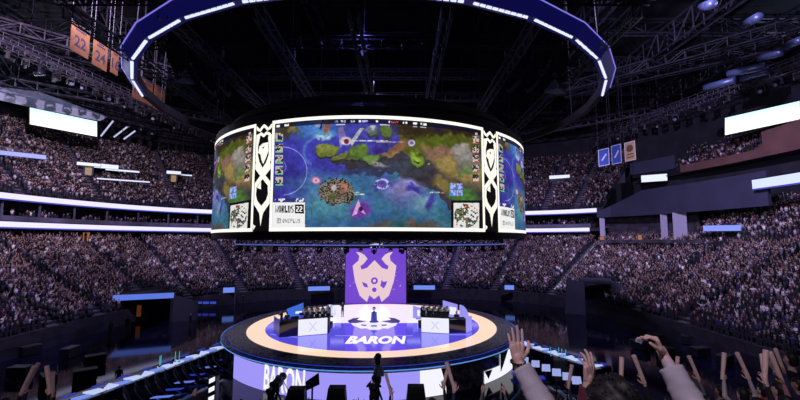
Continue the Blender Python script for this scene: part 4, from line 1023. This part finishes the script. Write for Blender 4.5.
# ------------------------------------------------------------------ player desks
DW=emis('desk_white',(238,238,252),1.0); DB=emis('desk_blue',(40,52,150),.8); LIL=emis('desk_lilac',(150,145,238),1.0)
GL=mat('dark_glass',(.015,.015,.03),.08,0,spec=.8)
def poly_block(name,pts,z0,z1,m,parent): 
    return MB().prism([(x,y,z0) for x,y in pts],(0,0,z1-z0)).build(name,m,parent)
def wpt(px,py,z=SZ): q=stg(px,py,z); return Vector((q.x+SX,q.y+SY,0))
def desk(label,front,dark,end,hgt,cat='desk'):
    o=(front[0]+front[1])/2; r=thing('player_desk',label,'desk',(o.x,o.y,SZ))
    a,b=[q-o for q in front]; bk=Vector((0,1.1,0)); 
    poly_block('white_front',[(a.x,a.y),(b.x,b.y),(b.x,b.y+.12),(a.x,a.y+.12)],.05,hgt,DW,r)
    poly_block('worktop',[(a.x,a.y+.1),(b.x,b.y+.1),(b.x,b.y+1.2),(a.x,a.y+1.2)],hgt-.08,hgt,BLACK,r)
    poly_block('side_board',[(b.x,b.y+.1),(b.x+.1,b.y+.1),(b.x+.1,b.y+1.2),(b.x,b.y+1.2)],0,hgt,BLACK,r)
    c,d=[q-o for q in dark]
    poly_block('dark_front',[(c.x,c.y),(d.x,d.y),(d.x,d.y+.1),(c.x,c.y+.1)],.05,hgt*.95,GL,r)
    poly_block('worktop',[(c.x,c.y+.1),(d.x,d.y+.1),(d.x,d.y+1.2),(c.x,c.y+1.2)],hgt*.95-.08,hgt*.95,BLACK,r)
    e,f=[q-o for q in end]
    poly_block('lit_end',[(e.x,e.y),(f.x,f.y),(f.x,f.y+.12),(e.x,e.y+.12)],.05,hgt*1.05,DB if 'dark end' in label or o.x<CX else LIL,r)
    # crossed swoosh mark on the front
    u=(b-a).normalized(); m0=(a+b)/2+Vector((0,-.02,0)); mb=MB()
    for k in (-1,1): mb.bar(m0+u*(-.35*k)+Vector((0,0,hgt*.25)),m0+u*(.35*k)+Vector((0,0,hgt*.8)),.09)
    mb.build('front_mark',emis('desk_mark',(205,208,240),1.0),r)
    return r
dl=desk('white fronted player desk with a dark blue end on the round stage',(wpt(298,336.5),wpt(327,334)),(wpt(279,338),wpt(298,336.5)),(wpt(273.5,333),wpt(279,338)),1.55)
dr_=desk('white fronted player desk with a lilac end on the stage',(wpt(421.5,332.5),wpt(449,334)),(wpt(449,334),wpt(466,333.5)),(wpt(466,333.5),wpt(472,331)),1.45)
chair0=thing('gaming_chair','x','chair')
mb=MB(); mb.box((0,0,.5),(.5,.5,.12)); mb.build('seat',BLACK,chair0)
mb=MB(); mb.box((0,-.27,.95),(.5,.1,.85)); mb.box((0,-.27,1.42),(.3,.1,.15)); mb.build('backrest',BLACK,chair0)
mb=MB(); mb.tube((0,0,.1),(0,0,.45),.04); 
for k in range(5): t=2*math.pi*k/5; mb.bar((0,0,.1),(.3*math.cos(t),.3*math.sin(t),.06),.05)
mb.build('base',RIG,chair0)
for s in (-1,1): MB().box((s*.3,0,.72),(.07,.3,.05)).build('armrest',BLACK,chair0)
mon0=thing('monitor','x','monitor'); MB().box((0,0,.35),(.55,.04,.33)).build('screen',BLACK,mon0)
mb=MB(); mb.tube((0,.02,0),(0,.02,.3),.025); mb.box((0,.02,.01),(.22,.18,.02)); mb.build('stand',RIG,mon0)
JER=mat('pale_gold_jersey',(.85,.68,.42),.5,noise=.45,nscale=9); seatb=[]
for key in ('up2','front','oneR','wide','oneL'):
    a,b,tt=remeshed(body_caps(1.78,UP[key]),.025,2); seatb.append(mesh_from('player_'+key,[(a,b,tt)],[SKIN,JER,DENIM,SHOE,HAIR]))
first=True;cnt=0
for side,(dk,pts) in (('number banner',(dl,[(300,333),(306,332.5),(312,332),(318,331.5),(324,331)])),('brown balcony',(dr_,[(424,330),(430,330.5),(436,331),(442,331.5),(448,331.5)]))):
    names=['outermost','second from outside','middle','second from inside','innermost']
    if side=='brown balcony': names=names[::-1]
    for i,(px,py) in enumerate(pts):
        w_=wpt(px,py); yy=w_.y+1.25
        c_=chair0 if first else copy_tree(chair0); m_=mon0 if first else copy_tree(mon0); first=False
        c_.location=(w_.x,yy+.85,SZ); c_.rotation_euler=(0,0,math.pi); tag(c_,f'black gaming chair behind the desk on the {side} side, {names[i]} of five','chair','gaming chairs at the desks')
        m_.location=(w_.x,w_.y+.2+.2,SZ+1.5); m_.rotation_euler=(0,0,0); m_.scale=(.8,)*3; tag(m_,f'black monitor on the desk of the {side} side, {names[i]} of five','monitor','monitors on the player desks')
        person(seatb[(i+2*cnt)%5],f'player in pale gold jersey behind the desk, {side} side, {names[i]} of five',(w_.x+.12,w_.y+1.55,SZ+.5),math.pi+random.uniform(-.5,.5),'players behind the stage desks',1.0)
    cnt+=1
    # bench the chairs stand on
    a=wpt(*pts[0]);b=wpt(*pts[-1]); o=MB().box(((a.x+b.x)/2,(a.y+b.y)/2+2.0,SZ+.25),(abs(b.x-a.x)+1.0,1.7,.5)).build('desk_riser',BLACK); tag(o,f'low black riser under the players of the {side} side','riser')
# chairs stand on the riser
for o in list(COL.objects):
    if o.name.startswith('gaming_chair') and o.type=='EMPTY': o.location.z=SZ+.5
# coaches and hosts standing
a,b,t=remeshed(body_caps(1.78,UP['front']),.025,2); SUIT=mesh_from('suit_body',[(a,b,t)],[SKIN,mat('black_suit',(.01,.01,.014),.7),mat('black_suit',(0,0,0)),SHOE,HAIR])
a,b,t=remeshed(body_caps(1.78,{}),.025,2); SUIT2=mesh_from('suit_body_down',[(a,b,t)],[SKIN,MATS['black_suit'],MATS['black_suit'],SHOE,HAIR])
person(SUIT,'person in black standing with hands together at the back of the white floor',Vector((wpt(342.5,317).x,wpt(342.5,317).y,SZ+.02)),2.6)
person(SUIT2,'person in black standing behind the dark part of the desk, number banner side',Vector((wpt(285,331).x,wpt(285,331).y+.6,SZ+.02)),.4)
person(SUIT2,'person in black standing between the lilac panels by the desk, brown balcony side',Vector((wpt(458.5,332).x,wpt(458.5,332).y+1.4,SZ+.02)),2.8)
person(SUIT,'person in dark clothes standing near the blue screen beside the desk',Vector((wpt(279,329).x,wpt(279,329).y+.8,SZ+.02)),1.2)
# screens standing on the stage
def standing(label,pts,m,mark=None,name='stage_panel',shape=None):
    """pts: foot left px,py ; foot right px,py ; heights"""
    (x0,y0),(x1,y1),z0,z1,z2=pts; a=wpt(x0,y0);b=wpt(x1,y1); r=thing(name,label,'screen panel',(a.x,a.y,SZ)); d=b-a; off=Vector((-d.y,d.x,0)).normalized()*.15
    if shape=='disc':
        w=d.length; pts2=[Vector((0,0,z0))+d*(.5-.5*math.cos(t))+Vector((0,0,(z1-z0)*math.sin(t))) for t in np.linspace(0,math.pi,18)]
    elif shape=='qr': pts2=[Vector((0,0,z0))]+[Vector((0,0,z0))+d*math.sin(t)+Vector((0,0,(z1-z0)*math.cos(t))) for t in np.linspace(0,math.pi/2,12)]
    else: pts2=[Vector((0,0,z0)),d+Vector((0,0,z0)),d+Vector((0,0,z2)),Vector((0,0,z1))]
    MB().prism(pts2,off).build('display',m,r)
    if mark:
        q=MB(); s0,s1,h0,h1=mark; n_=-off.normalized()*.03; q.add([d*s0+Vector((0,0,h0))+n_,d*s1+Vector((0,0,h0))+n_,d*s1+Vector((0,0,h1))+n_,d*s0+Vector((0,0,h1))+n_],[(0,1,2,3)]); q.build('bright_patch',DW,r)
    MB().box(tuple(d/2+off+Vector((0,0,z0/2))),(d.length*.5,.1,max(.1,z0))).build('foot',BLACK,r)
BSC=emis('stage_blue_screen',(60,105,215),1.0)
standing('blue lit screen panel standing behind the desk with the dark blue end',((287,324),(303,322),.75,1.6,2.1),BSC,(.5,.9,1.0,1.25))
standing('pale half round panel on the white floor near the standing person in black',((324.5,318.5),(336,316.5),.2,1.5,1.6),emis('panel_pale',(205,212,240),1.0),(.7,.85,.5,1.2),shape='disc')
standing('lilac panel with a white square at the back of the stage by the white floor',((413,319),(424,320),.1,1.5,1.2),LIL,(.4,.8,.4,1.1))
standing('tall lilac screen panel standing behind the desk with the lilac end',((443,325),(457,328),1.0,2.6,2.4),LIL,(.5,.98,1.3,2.1))
standing('lilac half round panel standing at the outer end of the lilac ended desk',((460,327),(469,327),.9,2.3,2.0),LIL,None,shape='qr')
# ------------------------------------------------------------------ lit walkways with curved fins on both sides of the stage
WLK=emis('walkway_light',(190,205,250),.95); WBL=emis('walkway_blue',(45,60,190),.7)
def flo(px,py,z): 
    d=ray(px,py); k=(z-EYE)/d.z; return Vector((d.x*k,d.y*k,0))
def walkway(label,p0,p1,z,depth,side,n):
    a=flo(*p0,z);b=flo(*p1,z); r=thing('lit_platform',label,'platform',(a.x,a.y,0)); d=b-a; u=d.normalized(); s=Vector((-u.y,u.x,0)); s*=1 if s.dot(Vector((-1 if side<0 else 1,.4,0)))>0 else -1
    mb=MB(); mb.prism([(0,0,0),d,d+s*depth,s*depth],(0,0,z-.12)); mb.build('deck',FLOORM,r)
    N=15
    for i in range(N):
        q=d*(i/N);w=d*((i+.86)/N); z_=z+random.uniform(-.03,.03)
        MB().prism([q+Vector((0,0,z_)),w+Vector((0,0,z_)),w+s*(.35+.3*(i%3))+Vector((0,0,z_)),q+s*(.35+.3*((i+1)%3))+Vector((0,0,z_))],(0,0,.1)).build('light_panel',WLK if i%3 else emis('walk2',(120,145,240),.9),r)
        if i%2==0: MB().prism([q+s*1.3+Vector((0,0,z)),w+s*1.3+Vector((0,0,z)),w+s*1.5+Vector((0,0,z)),q+s*1.5+Vector((0,0,z))],(0,0,.08)).build('blue_strip',WBL,r)
    return a,d,u,s
a,d,u,s=walkway('dark platform edged with glowing white panels running toward the stage on the number banner side',(78,401),(232,344.5),1.5,1.9,-1,13)
FIN=mat('fin_metal',(.35,.35,.45),.3,.6,noise=.3)
fin0=None
for i in range(13):
    q=a+d*(.22+.06*i); q.z=1.45
    if fin0 is None:
        mb=MB(); pts=[]
        for k in range(8):
            t=k/7; pts.append(Vector((2.3*t**1.7,-1.5*t,-1.35*t**.8)))
        for k in range(7): mb.bar(pts[k],pts[k+1],.07)
        mb.prism([pts[0],pts[3],pts[6],pts[7],(pts[0]+pts[7])/2+Vector((-.35,.2,-.1))],(.05,.0,.0),1); o=mb.build('curved_fin',[FIN,BLACK])
        fin0=o
    else: o=fin0.copy(); COL.objects.link(o)
    o.location=q; tag(o,'thin curved metal fin hanging from the glowing platform edge, number banner side','fin','curved fins along the glowing platform edge')
for i in range(7):
    q=flo(150+i*12,398-i*7.5,.5); o=MB().prism([(0,0,0),(1.2,.25,0),(1.35,.6,0),(.15,.35,0)],(0,0,.06)).build('floor_light',WBL if i%2 else emis('fl_w',(110,130,235),.8)); o.location=(q.x,q.y,.44); tag(o,'short glowing blue light bar on the floor below the curved fins','floor light','blue light bars below the fins')
a,d,u,s=walkway('dark platform edged with glowing blue white panels beyond the raised hand, brown balcony side',(514,342),(596,368),1.5,1.9,1,9)
for i,(px,py) in enumerate(((535,363.5),(545.5,367.5),(556,372),(566.5,376),(576,380),(524,360))):
    q=flo(px,py,1.2); r=thing('lit_lectern','slanted pale glowing table top in the row below the blue platform','table',(q.x,q.y,0),0,'slanted glowing table tops by the blue platform')
    MB().prism([(-.42,-.3,1.0),(.25,-.42,1.0),(.5,.32,1.3),(-.15,.42,1.3)],(0,0,.05)).build('glowing_top',emis('lectern_top',(160,172,232),.9),r)
    mb=MB(); mb.bar((0,0,0),(0,0,1.1),.09); mb.box((0,0,.03),(.5,.5,.06)); mb.build('stand',RIG,r)
for (px,py) in ((522,372),(531,376)):
    q=flo(px,py,.4); o=MB().prism([(-1.0,-.3,0),(1.0,-.6,0),(1.1,.1,0),(-.9,.4,0)],(0,0,.12)).build('floor_light',emis('deep_blue',(35,40,170),.9)); o.location=(q.x,q.y,.28); tag(o,'wide deep blue glowing floor panel below the glowing table tops','floor light','deep blue floor panels')
for i,(px,py) in enumerate(((551,352),(562,354),(566,355),(559,352.5),(397/5+80,362),(403/5+80,361),(95+80,357),(99+80,357))):
    q=flo(px,py+6,1.5); r=thing('light_wand','thin upright cyan light rod standing on a glowing platform','light rod',(q.x,q.y,1.58),0,'cyan light rods on the platforms'); MB().tube((0,0,.08),(0,0,.85),.03).build('rod',emis('wand',(70,190,200),.8),r); MB().box((0,0,.04),(.16,.16,.08)).build('foot',BLACK,r)
# ------------------------------------------------------------------ floor seating, barrier, camera crew, monitors
bar_=thing('crowd_barrier','long low black barrier with bright specks along its top, before the stage','barrier',(2,27.2,0))
mb=MB()
for z in (.3,.75,1.15): mb.bar((-9,0,z),(9,0,z),.06)
for i in range(37): mb.bar((-9+.5*i,0,0),(-9+.5*i,0,1.15),.04)
mb.build('rail',RIG,bar_)
mb=MB(); mb.box((0,.05,.5),(18,.04,.8)); mb.build('panel',BLACK,bar_)
for i in range(46):
    x=-11+i*.5+random.uniform(-.1,.1); y=26.3+random.choice((0,-.55)); 
    person(VAR[random.choice((0,2,4,5,5))],'person standing on the floor along the black barrier before the stage',(x,y,0),random.uniform(-.3,.3),'people standing on the floor along the barrier',random.uniform(.66,.76) if False else random.uniform(.92,1.02))
def stage_box(px,py,Y,label):
    p=P(px,py,Y); r=thing('monitor_wedge',label,'speaker',(p.x,Y,0)); h=p.z
    MB().prism([(-.62,-.5,h-1.0),(.62,-.5,h-1.0),(.5,-.3,h),(-.5,-.3,h)],(0,.7,0)).build('cabinet',BLACK,r)
    MB().box((0,-.52,h-.55),(.9,.03,.6)).build('grille',mat('grille_dark',(.02,.02,.025),.9,noise=.5,nscale=40),r)
    MB().box((0,0,(h-1.0)/2),(.5,.5,h-1.0)).build('stand',BLACK,r)
stage_box(297,388,25.5,'black speaker box with sloped sides under the white front lettering')
stage_box(337,387,25.5,'black speaker box with sloped sides between the lettering and the camera operator')
stage_box(416,386,25.5,'black speaker box with sloped sides near the white block of the stage front')
CAMM=mat('camera_black',(.012,.012,.02),.45,noise=.3)
def camera_rig(px,Y,top_py,label,plabel,h=1.9,tower=True,flip=1):
    p=P(px,top_py,Y); zt=p.z; zb=zt-h; r=thing('broadcast_camera',label,'camera',(p.x,Y,0))
    if tower: 
        mb=MB(); mb.box((0,0,zb/2),(1.2,1.2,zb)); mb.build('camera_tower',BLACK,r)
    for t in (.6,2.7,4.8): mb=MB(); mb.bar((0,0,zb+1.1),(.42*math.cos(t),.42*math.sin(t),zb),.06); mb.build('leg',CAMM,r)
    mb=MB(); mb.tube((0,0,zb+1.05),(0,0,zb+1.3),.1); mb.build('head',CAMM,r)
    mb=MB(); mb.box((0,0,zb+1.5),(.32,.7,.36)); mb.box((.0,-.1,zb+1.76),(.12,.3,.16)); mb.build('camera_body',CAMM,r)
    mb=MB(); mb.tube((0,.35,zb+1.5),(0,.85,zb+1.52),.15,.2,12); mb.build('lens',CAMM,r)
    mb=MB(); mb.box((.14*flip,-.4,zb+1.74),(.3,.05,.22)); mb.build('viewfinder',mat('viewfinder',(.1,.12,.2),.3),r)
    mb=MB(); pr=None
    for k in range(9):
        t=k/8; c_=Vector((.3+.35*math.sin(t*2.6),-.1,zb+1.6-1.5*t))
        if pr: mb.tube(pr,c_,.018)
        pr=c_
    mb.build('cable',CAMM,r)
    person(SUIT,plabel,(p.x-.12*flip,Y-.62,zb-.0),0,scale=.98)
    return r
camera_rig(377.5,17.5,364,'tall broadcast camera on a black tower before the middle of the stage front','camera operator in black behind the tall camera before the stage front',2.0)
camera_rig(278,20,374,'broadcast camera covering part of the white front lettering','camera operator in dark clothes standing before the white front lettering',1.9)
# jib above the main camera
jb=thing('camera_jib','thin dark jib arm rising just behind the tall broadcast camera','jib',(P(378,372,18.6).x,18.6,0))
zz=P(378,360,18.6).z; mb=MB(); mb.tube((0,0,0),(0,0,zz-.5),.09,.07,8); mb.build('mast',CAMM,jb); mb=MB(); mb.bar((-.15,.5,zz),(.15,-.4,zz-.4),.12); mb.build('arm',CAMM,jb); mb=MB(); mb.box((0,0,zz-.1),(.22,.22,.5)); mb.ell((0,0,zz+.15),(.16,.16,.16),8,6); mb.build('remote_head',CAMM,jb)
camera2=P(312,384,22); mt=thing('video_monitor','small dark monitor screen tilted on a thin stand before the white lettering','monitor',(camera2.x,22,0)); 
MB().prism([(-.3,0,camera2.z-.35),(.35,.2,camera2.z-.1),(.3,.2,camera2.z+.5),(-.35,0,camera2.z+.1)],(0,.08,0)).build('screen',CAMM,mt); mb=MB(); mb.tube((0,.1,0),(0,.1,camera2.z-.1),.05); mb.build('stand',CAMM,mt)
lt=P(214,376,24); tw=thing('lighting_tower','dark slim tower with a column of white lights left of the stage front display','light tower',(lt.x,24,0))
mb=MB(); mb.box((0,0,lt.z/2),(.45,.45,lt.z)); mb.build('tower',CAMM,tw)
for k in range(4): MB().prism([(-.16,-.25,lt.z-.35-k*.5),(.16,-.25,lt.z-.2-k*.5),(.16,-.25,lt.z+.05-k*.5),(-.16,-.25,lt.z-.1-k*.5)],(0,.03,0)).build('lamp_face',WF,tw)
# floor equipment at the banner side: dark cases and people
for i,(px,py) in enumerate(((127,326),(132,330),(110,332),(190,322),(118,385),(243,300))):
    q=flo(px,py+4,0); person(SUIT if i%2 else SUIT2,'crew member in dark clothes standing on the glossy black floor, number banner side',(q.x,q.y,0),random.uniform(0,6),'crew standing on the glossy floor')
for i,(px,py) in enumerate(((20,372),(48,380),(70,352),(95,360),(30,350),(85,375),(640,345),(665,352),(700,352),(725,360),(740,352),(655,338),(690,340))):
    q=flo(px,py,.5); r=thing('equipment_case','black flight case standing on the dark arena floor','case',(q.x,q.y,0),random.uniform(0,3),'black flight cases on the arena floor')
    MB().box((0,0,.5),(1.6,.9,.8)).build('case_body',mat('case_black',(.01,.01,.018),.4,noise=.5),r); MB().box((0,0,.95),(1.62,.92,.08)).build('lid',RIG,r)
# boards round the floor
mb=MB(); band(mb,[(-.6,0),(-.6,1.1),(-.5,1.1)],T0,t_px(600,-.5),30); band(mb,[(-.6,0),(-.6,1.1),(-.5,1.1)],t_px(110,-.5),T1,30); struct(mb.build('trim_boards',mat('dark_boards',(.02,.02,.035),.4,noise=.5,nscale=.5)))
# ------------------------------------------------------------------ the people right in front of the photographer
def near_feet(Y): return near_z(Y)
HOOD=mat('grey_white_hoodie',(.42,.40,.45),.85,noise=.12,nscale=8)
MAROON=mat('maroon_sleeve',(.10,.02,.04),.85,noise=.2)
def world_person(label,hx,hy,top,arms_w,top_mat,hand_defs,skin=SKIN,voxel=.014,hairball=True,trous=DENIM):
    """hx,hy place; top = z of crown; arms_w {side:(elbow,wrist)} world; hand_defs {side:(along,palm,thumb,curl,fcurl)}"""
    z0=near_feet(hy); h=top-z0; k=h/1.75
    arms={s:((Vector(e)-Vector((hx,hy,z0)))/k,(Vector(w_)-Vector((hx,hy,z0)))/k) for s,(e,w_) in arms_w.items()}
    c=body_caps(h,arms,hair=False); parts=[remeshed(c,voxel,4)]
    for s,(al,pn,th,cu,fc) in hand_defs.items():
        w_=Vector(arms_w[s][1])-Vector((hx,hy,z0)); e=Vector(arms_w[s][0])-Vector((hx,hy,z0))
        hc=hand_caps(w_,al,pn,th,cu,S=1.0,fcurl=fc)+[(e.lerp(w_,.7),w_,.032,.026,0)]
        parts.append(remeshed(hc,.0034,3))
    me=mesh_from('person_body',parts,[skin,top_mat,trous,SHOE,HAIR])
    o=bpy.data.objects.new('person',me); COL.objects.link(o); o.location=(hx,hy,z0); tag(o,label,'person')
    # hair
    mb=MB(); mb.ell((0,-.02*k,1.655*k),(.103*k,.115*k,.112*k),28,18)
    rr=random.Random(3); nv=[]
    for v in mb.v:
        w2=Vector(v); n_=(w2-Vector((0,-.02*k,1.655*k))); q=.006*(math.sin(n_.x*90+n_.z*60)+math.sin(n_.y*110+n_.x*40)); w2+=n_.normalized()*(q+rr.uniform(0,.003))
        if w2.y>.05*k and w2.z<1.66*k: w2.y=.05*k-.01
        nv.append(tuple(w2))
    mb.v=nv; hr=mb.build('hair',HAIR,o,smooth=True)
    mb=MB(); rr=random.Random(5)
    for i in range(260):
        a_=rr.uniform(0,6.28); ph=rr.uniform(0,1.5); n_=Vector((math.sin(ph)*math.cos(a_),math.sin(ph)*math.sin(a_),math.cos(ph))); p0=Vector((0,-.02*k,1.655*k))+Vector((n_.x*.1,n_.y*.11,n_.z*.108))*k
        t_=(n_+Vector((rr.uniform(-1,1),rr.uniform(-1,1),rr.uniform(-.6,.5)))*.9).normalized(); mb.tube(p0,p0+t_*rr.uniform(.008,.02),.0035,.0008,4)
    mb.build('hair_locks',HAIR,hr)
    return o
def cuff(p,d,parent,m,r=.043,L=.035):
    mb=MB(); mb.tube(p-d*L,p+d*.005,r,r*.95,16); 
    c_=mb.build('sleeve_cuff',m,None,smooth=False); c_.parent=parent; c_.location=-parent.location
    return c_
# hoodie wearer, both arms up
wl=P(518,361,2.28); el=P(549,415,2.15); wr=P(663,354,2.25); er=P(700,421,2.05)
hx,hy=P(611,380,1.75).x,1.75; topz=P(617,379,1.75).z-.0
H1=world_person('person with dark hair and grey white hoodie raising both bare hands, nearest in front',hx,hy,topz,{-1:(el,wl),1:(er,wr)},HOOD,
  {-1:((-.03,.1,1),(0,1,-.1),-1,.12,[.10,.06,.12,.22]),1:((-.35,.1,1),(-.9,.4,-.2),1,.6,[.8,1.0,1.05,1.1])},voxel=.012)
# sleeves as loose cloth over the forearms
def sleeve(e,w_,m,parent,r0=.062,r1=.047,to=.80):
    mb=MB(); e,w_=Vector(e),Vector(w_); d=(w_-e); u=d.normalized(); a_=u.orthogonal().normalized(); b_=u.cross(a_); n=20; M_=14; vs=[]
    for j in range(M_+1):
        s_=j/M_*to; r=r0+(r1-r0)*(j/M_); r*=1+.05*math.sin(j*2.3)+(.06 if j>=M_-1 else 0)
        for i in range(n):
            t=2*math.pi*i/n; rr_=r*(1+.035*math.sin(3*t+j)); vs.append(e+d*s_+a_*(rr_*math.cos(t))+b_*(rr_*math.sin(t)))
    fs=[(j*n+i,j*n+(i+1)%n,(j+1)*n+(i+1)%n,(j+1)*n+i) for j in range(M_) for i in range(n)]+[tuple(range(n))[::-1],tuple(M_*n+i for i in range(n))]
    mb.add(vs,fs); o=mb.build('sleeve',m,None,smooth=True); o.parent=parent; o.location=-parent.location; return o
sleeve(el,wl,HOOD,H1,.072,.050,.88); sleeve(er,wr,HOOD,H1,.078,.054,.76)
# bead bracelet
br=thing('bead_bracelet','dark bead bracelet round the wrist of the open raised hand','bracelet',wl+Vector((0,0,-.005)))
for k in range(14):
    t=2*math.pi*k/14; MB().ell((.036*math.cos(t),.036*math.sin(t),.006*math.sin(t)),(.0085,.0085,.0085),8,6).build('bead',mat('bead_dark',(.02,.012,.012),.25),br,smooth=True)
sm=P(639,341,2.22); o=MB().box((0,0,0),(.035,.01,.02)).build('folded_paper',mat('paper_blue',(.3,.36,.5),.7)); o.location=sm; o.rotation_euler=(0,.4,.3); tag(o,'tiny pale blue folded paper pinched by the bent raised hand','paper')
# neighbour in maroon, one arm up
w2=P(588,381,2.5); e2=P(585,420,2.5)
H2=world_person('person in maroon top with one open hand raised, just past the open haired head',P(603,400,2.75).x,2.75,P(603,404,2.75).z,{-1:(e2,w2)},MAROON,{-1:((.12,0,1),(-.5,1,0),-1,.3,[.2,.3,.4,.5])},voxel=.02)
H2['label']='person in maroon top with one open hand raised, beside the hoodie wearer\'s dark hair'
sleeve(e2,w2,MAROON,H2,.06,.045,.85)
# baton holders and others further down the near stand
def baton(p,q,label,grp=None,r=.034):
    p,q=Vector(p),Vector(q); r_=thing('cheering_baton',label,'baton',p,0,grp); d=q-p; mb=MB(); mb.tube((0,0,0),d,r*.72,r,14); mb.build('tube',BATON,r_,smooth=False)
    mb=MB(); u=d.normalized(); mb.tube(d-u*.004,d+u*.006,r*1.04,r*.8,14); mb.build('end_cap',mat('baton_cap',(.75,.6,.55),.5),r_); return r_
NB={}
def near_var(key,skin=SKIN,top=None):
    kk=(key,skin.name,top.name)
    if kk not in NB:
        a,b,t=remeshed(body_caps(1.72,UP[key]),.016,3); parts=[(a,b,t)]
        for s_,ar in UP[key].items():
            k=1.72/1.75
            wv=Vector(ar[1])*k; ev=Vector(ar[0])*k; al=(wv-ev).normalized()
            parts.append(remeshed(hand_caps(wv,al,(0,1,0) if key!='front' else (-s_,0,0),-1 if s_<0 else 1,.35,S=.98),.006,2))
        NB[kk]=mesh_from('spectator_'+key,parts,[skin,top,DENIM,SHOE,HAIR])
    return NB[kk]
TOPS={n:mat('top_'+n,c,.85,noise=.15) for n,c in dict(black=(.012,.012,.016),grey=(.16,.15,.17),white=(.45,.43,.46),red=(.25,.03,.04),navy=(.02,.03,.10),pink=(.4,.18,.22)).items()}
# px, py of the crown, distance, pose, colour of the top, batons
NEAR=[(432,398,7.2,'oneR','black',1),(470,402,6.2,'oneL','navy',1),(494,399,8.0,'up2','grey',0),(402,402,8.6,'oneL','black',1),(560,396,7.6,'oneR','navy',1),(640,396,6.0,'up2','black',2),(693,388,7.4,'up2','grey',2),
      (668,397,8.4,'none','white',0),(720,385,8.2,'none','pink',0),(742,388,6.6,'up2','white',2),(762,384,8.6,'none','black',0),(778,382,6.8,'front','red',0),(797,378,7.6,'oneL','navy',1),(707,396,5.6,'none','black',0),
      (725,400,5.0,'front','navy',0),(757,398,5.2,'oneR','black',1),(785,396,5.4,'up2','pink',2),(655,399,9.4,'none','red',0),(30,402,6.4,'up2','black',2),(6,398,7.0,'oneR','navy',1),(56,405,7.4,'oneL','grey',1),(115,400,9.6,'none','black',0),(182,401,9.4,'oneR','navy',0),(241,400,9.8,'none','grey',0),
      (518,404,8.8,'oneR','black',0),(585,402,9.0,'none','grey',0),(340,404,9.6,'none','pink',0),(300,405,9.0,'none','black',0),(610,399,7.8,'none','red',0),(790,352,9.9,'front','black',0),(775,356,10.0,'none','navy',0)]
ORD=['','','']
for i,(px,py,Y,pose,colr,nb) in enumerate(NEAR):
    p=P(px,py,Y); z0=near_feet(Y); h=p.z-z0; me=near_var(pose,SKIN if i%4 else SKIN2,TOPS[colr]); k=h/1.72
    act={'oneR':'right hand up','oneL':'left hand up','up2':'both hands up','none':'arms down','front':'hands together'}[pose]
    where='beside the picture edge' if px<70 else 'below the curved fins' if px<260 else 'before the lilac display' if px<530 else 'around the hoodie wearer' if px<660 else 'beyond the hoodie wearer'
    short=where.replace(', brown balcony side','').replace('beside the picture edge','by the picture edge')
    yaw=math.atan2(CY-Y,CX-p.x)-math.pi/2+random.uniform(-.3,.3)
    o=person(me,f'{colr} topped person, {act}, {where}, {["near","middle","low"][0 if Y<6.5 else 1 if Y<8 else 2]} row',(p.x,Y,z0),yaw,None,k)
    if nb:
        arms=UP[pose]; ks=list(arms.keys())
        for s_ in ks[:nb]:
            wv=Vector(arms[s_][1])+Vector((0,.02,.07)); R3=Matrix.Rotation(yaw,3,'Z'); base=R3@(wv*k*.983)+Vector((p.x,Y,z0)); dirv=R3@Vector((-.32*s_*(1 if nb==2 else -1),.15,1)).normalized()
            baton(base-dirv*.06,base+dirv*.36,f'pale baton of {colr} topped spectator, {"left" if s_<0 else "right"} hand, {short}')
seen={}
for o in COL.objects:
    l=o.get('label')
    if l and o.name.startswith(('person','cheering_baton')) and not o.get('group'): seen.setdefault(l,[]).append(o)
for l,os_ in seen.items():
    if len(os_)>1:
        for o in os_: o['group']=l[:60]
# ------------------------------------------------------------------ camera
cam=bpy.data.cameras.new('camera'); cam.sensor_width=36; cam.lens=18.0; cam.clip_end=400; cam.clip_start=.05
co=bpy.data.objects.new('camera',cam); COL.objects.link(co); co.location=(0,0,EYE); co.rotation_euler=(math.pi/2+PITCH,0,0)
SC.camera=co
SC.view_settings.view_transform='Standard'; SC.view_settings.look='None'; SC.view_settings.exposure=0; SC.view_settings.gamma=1
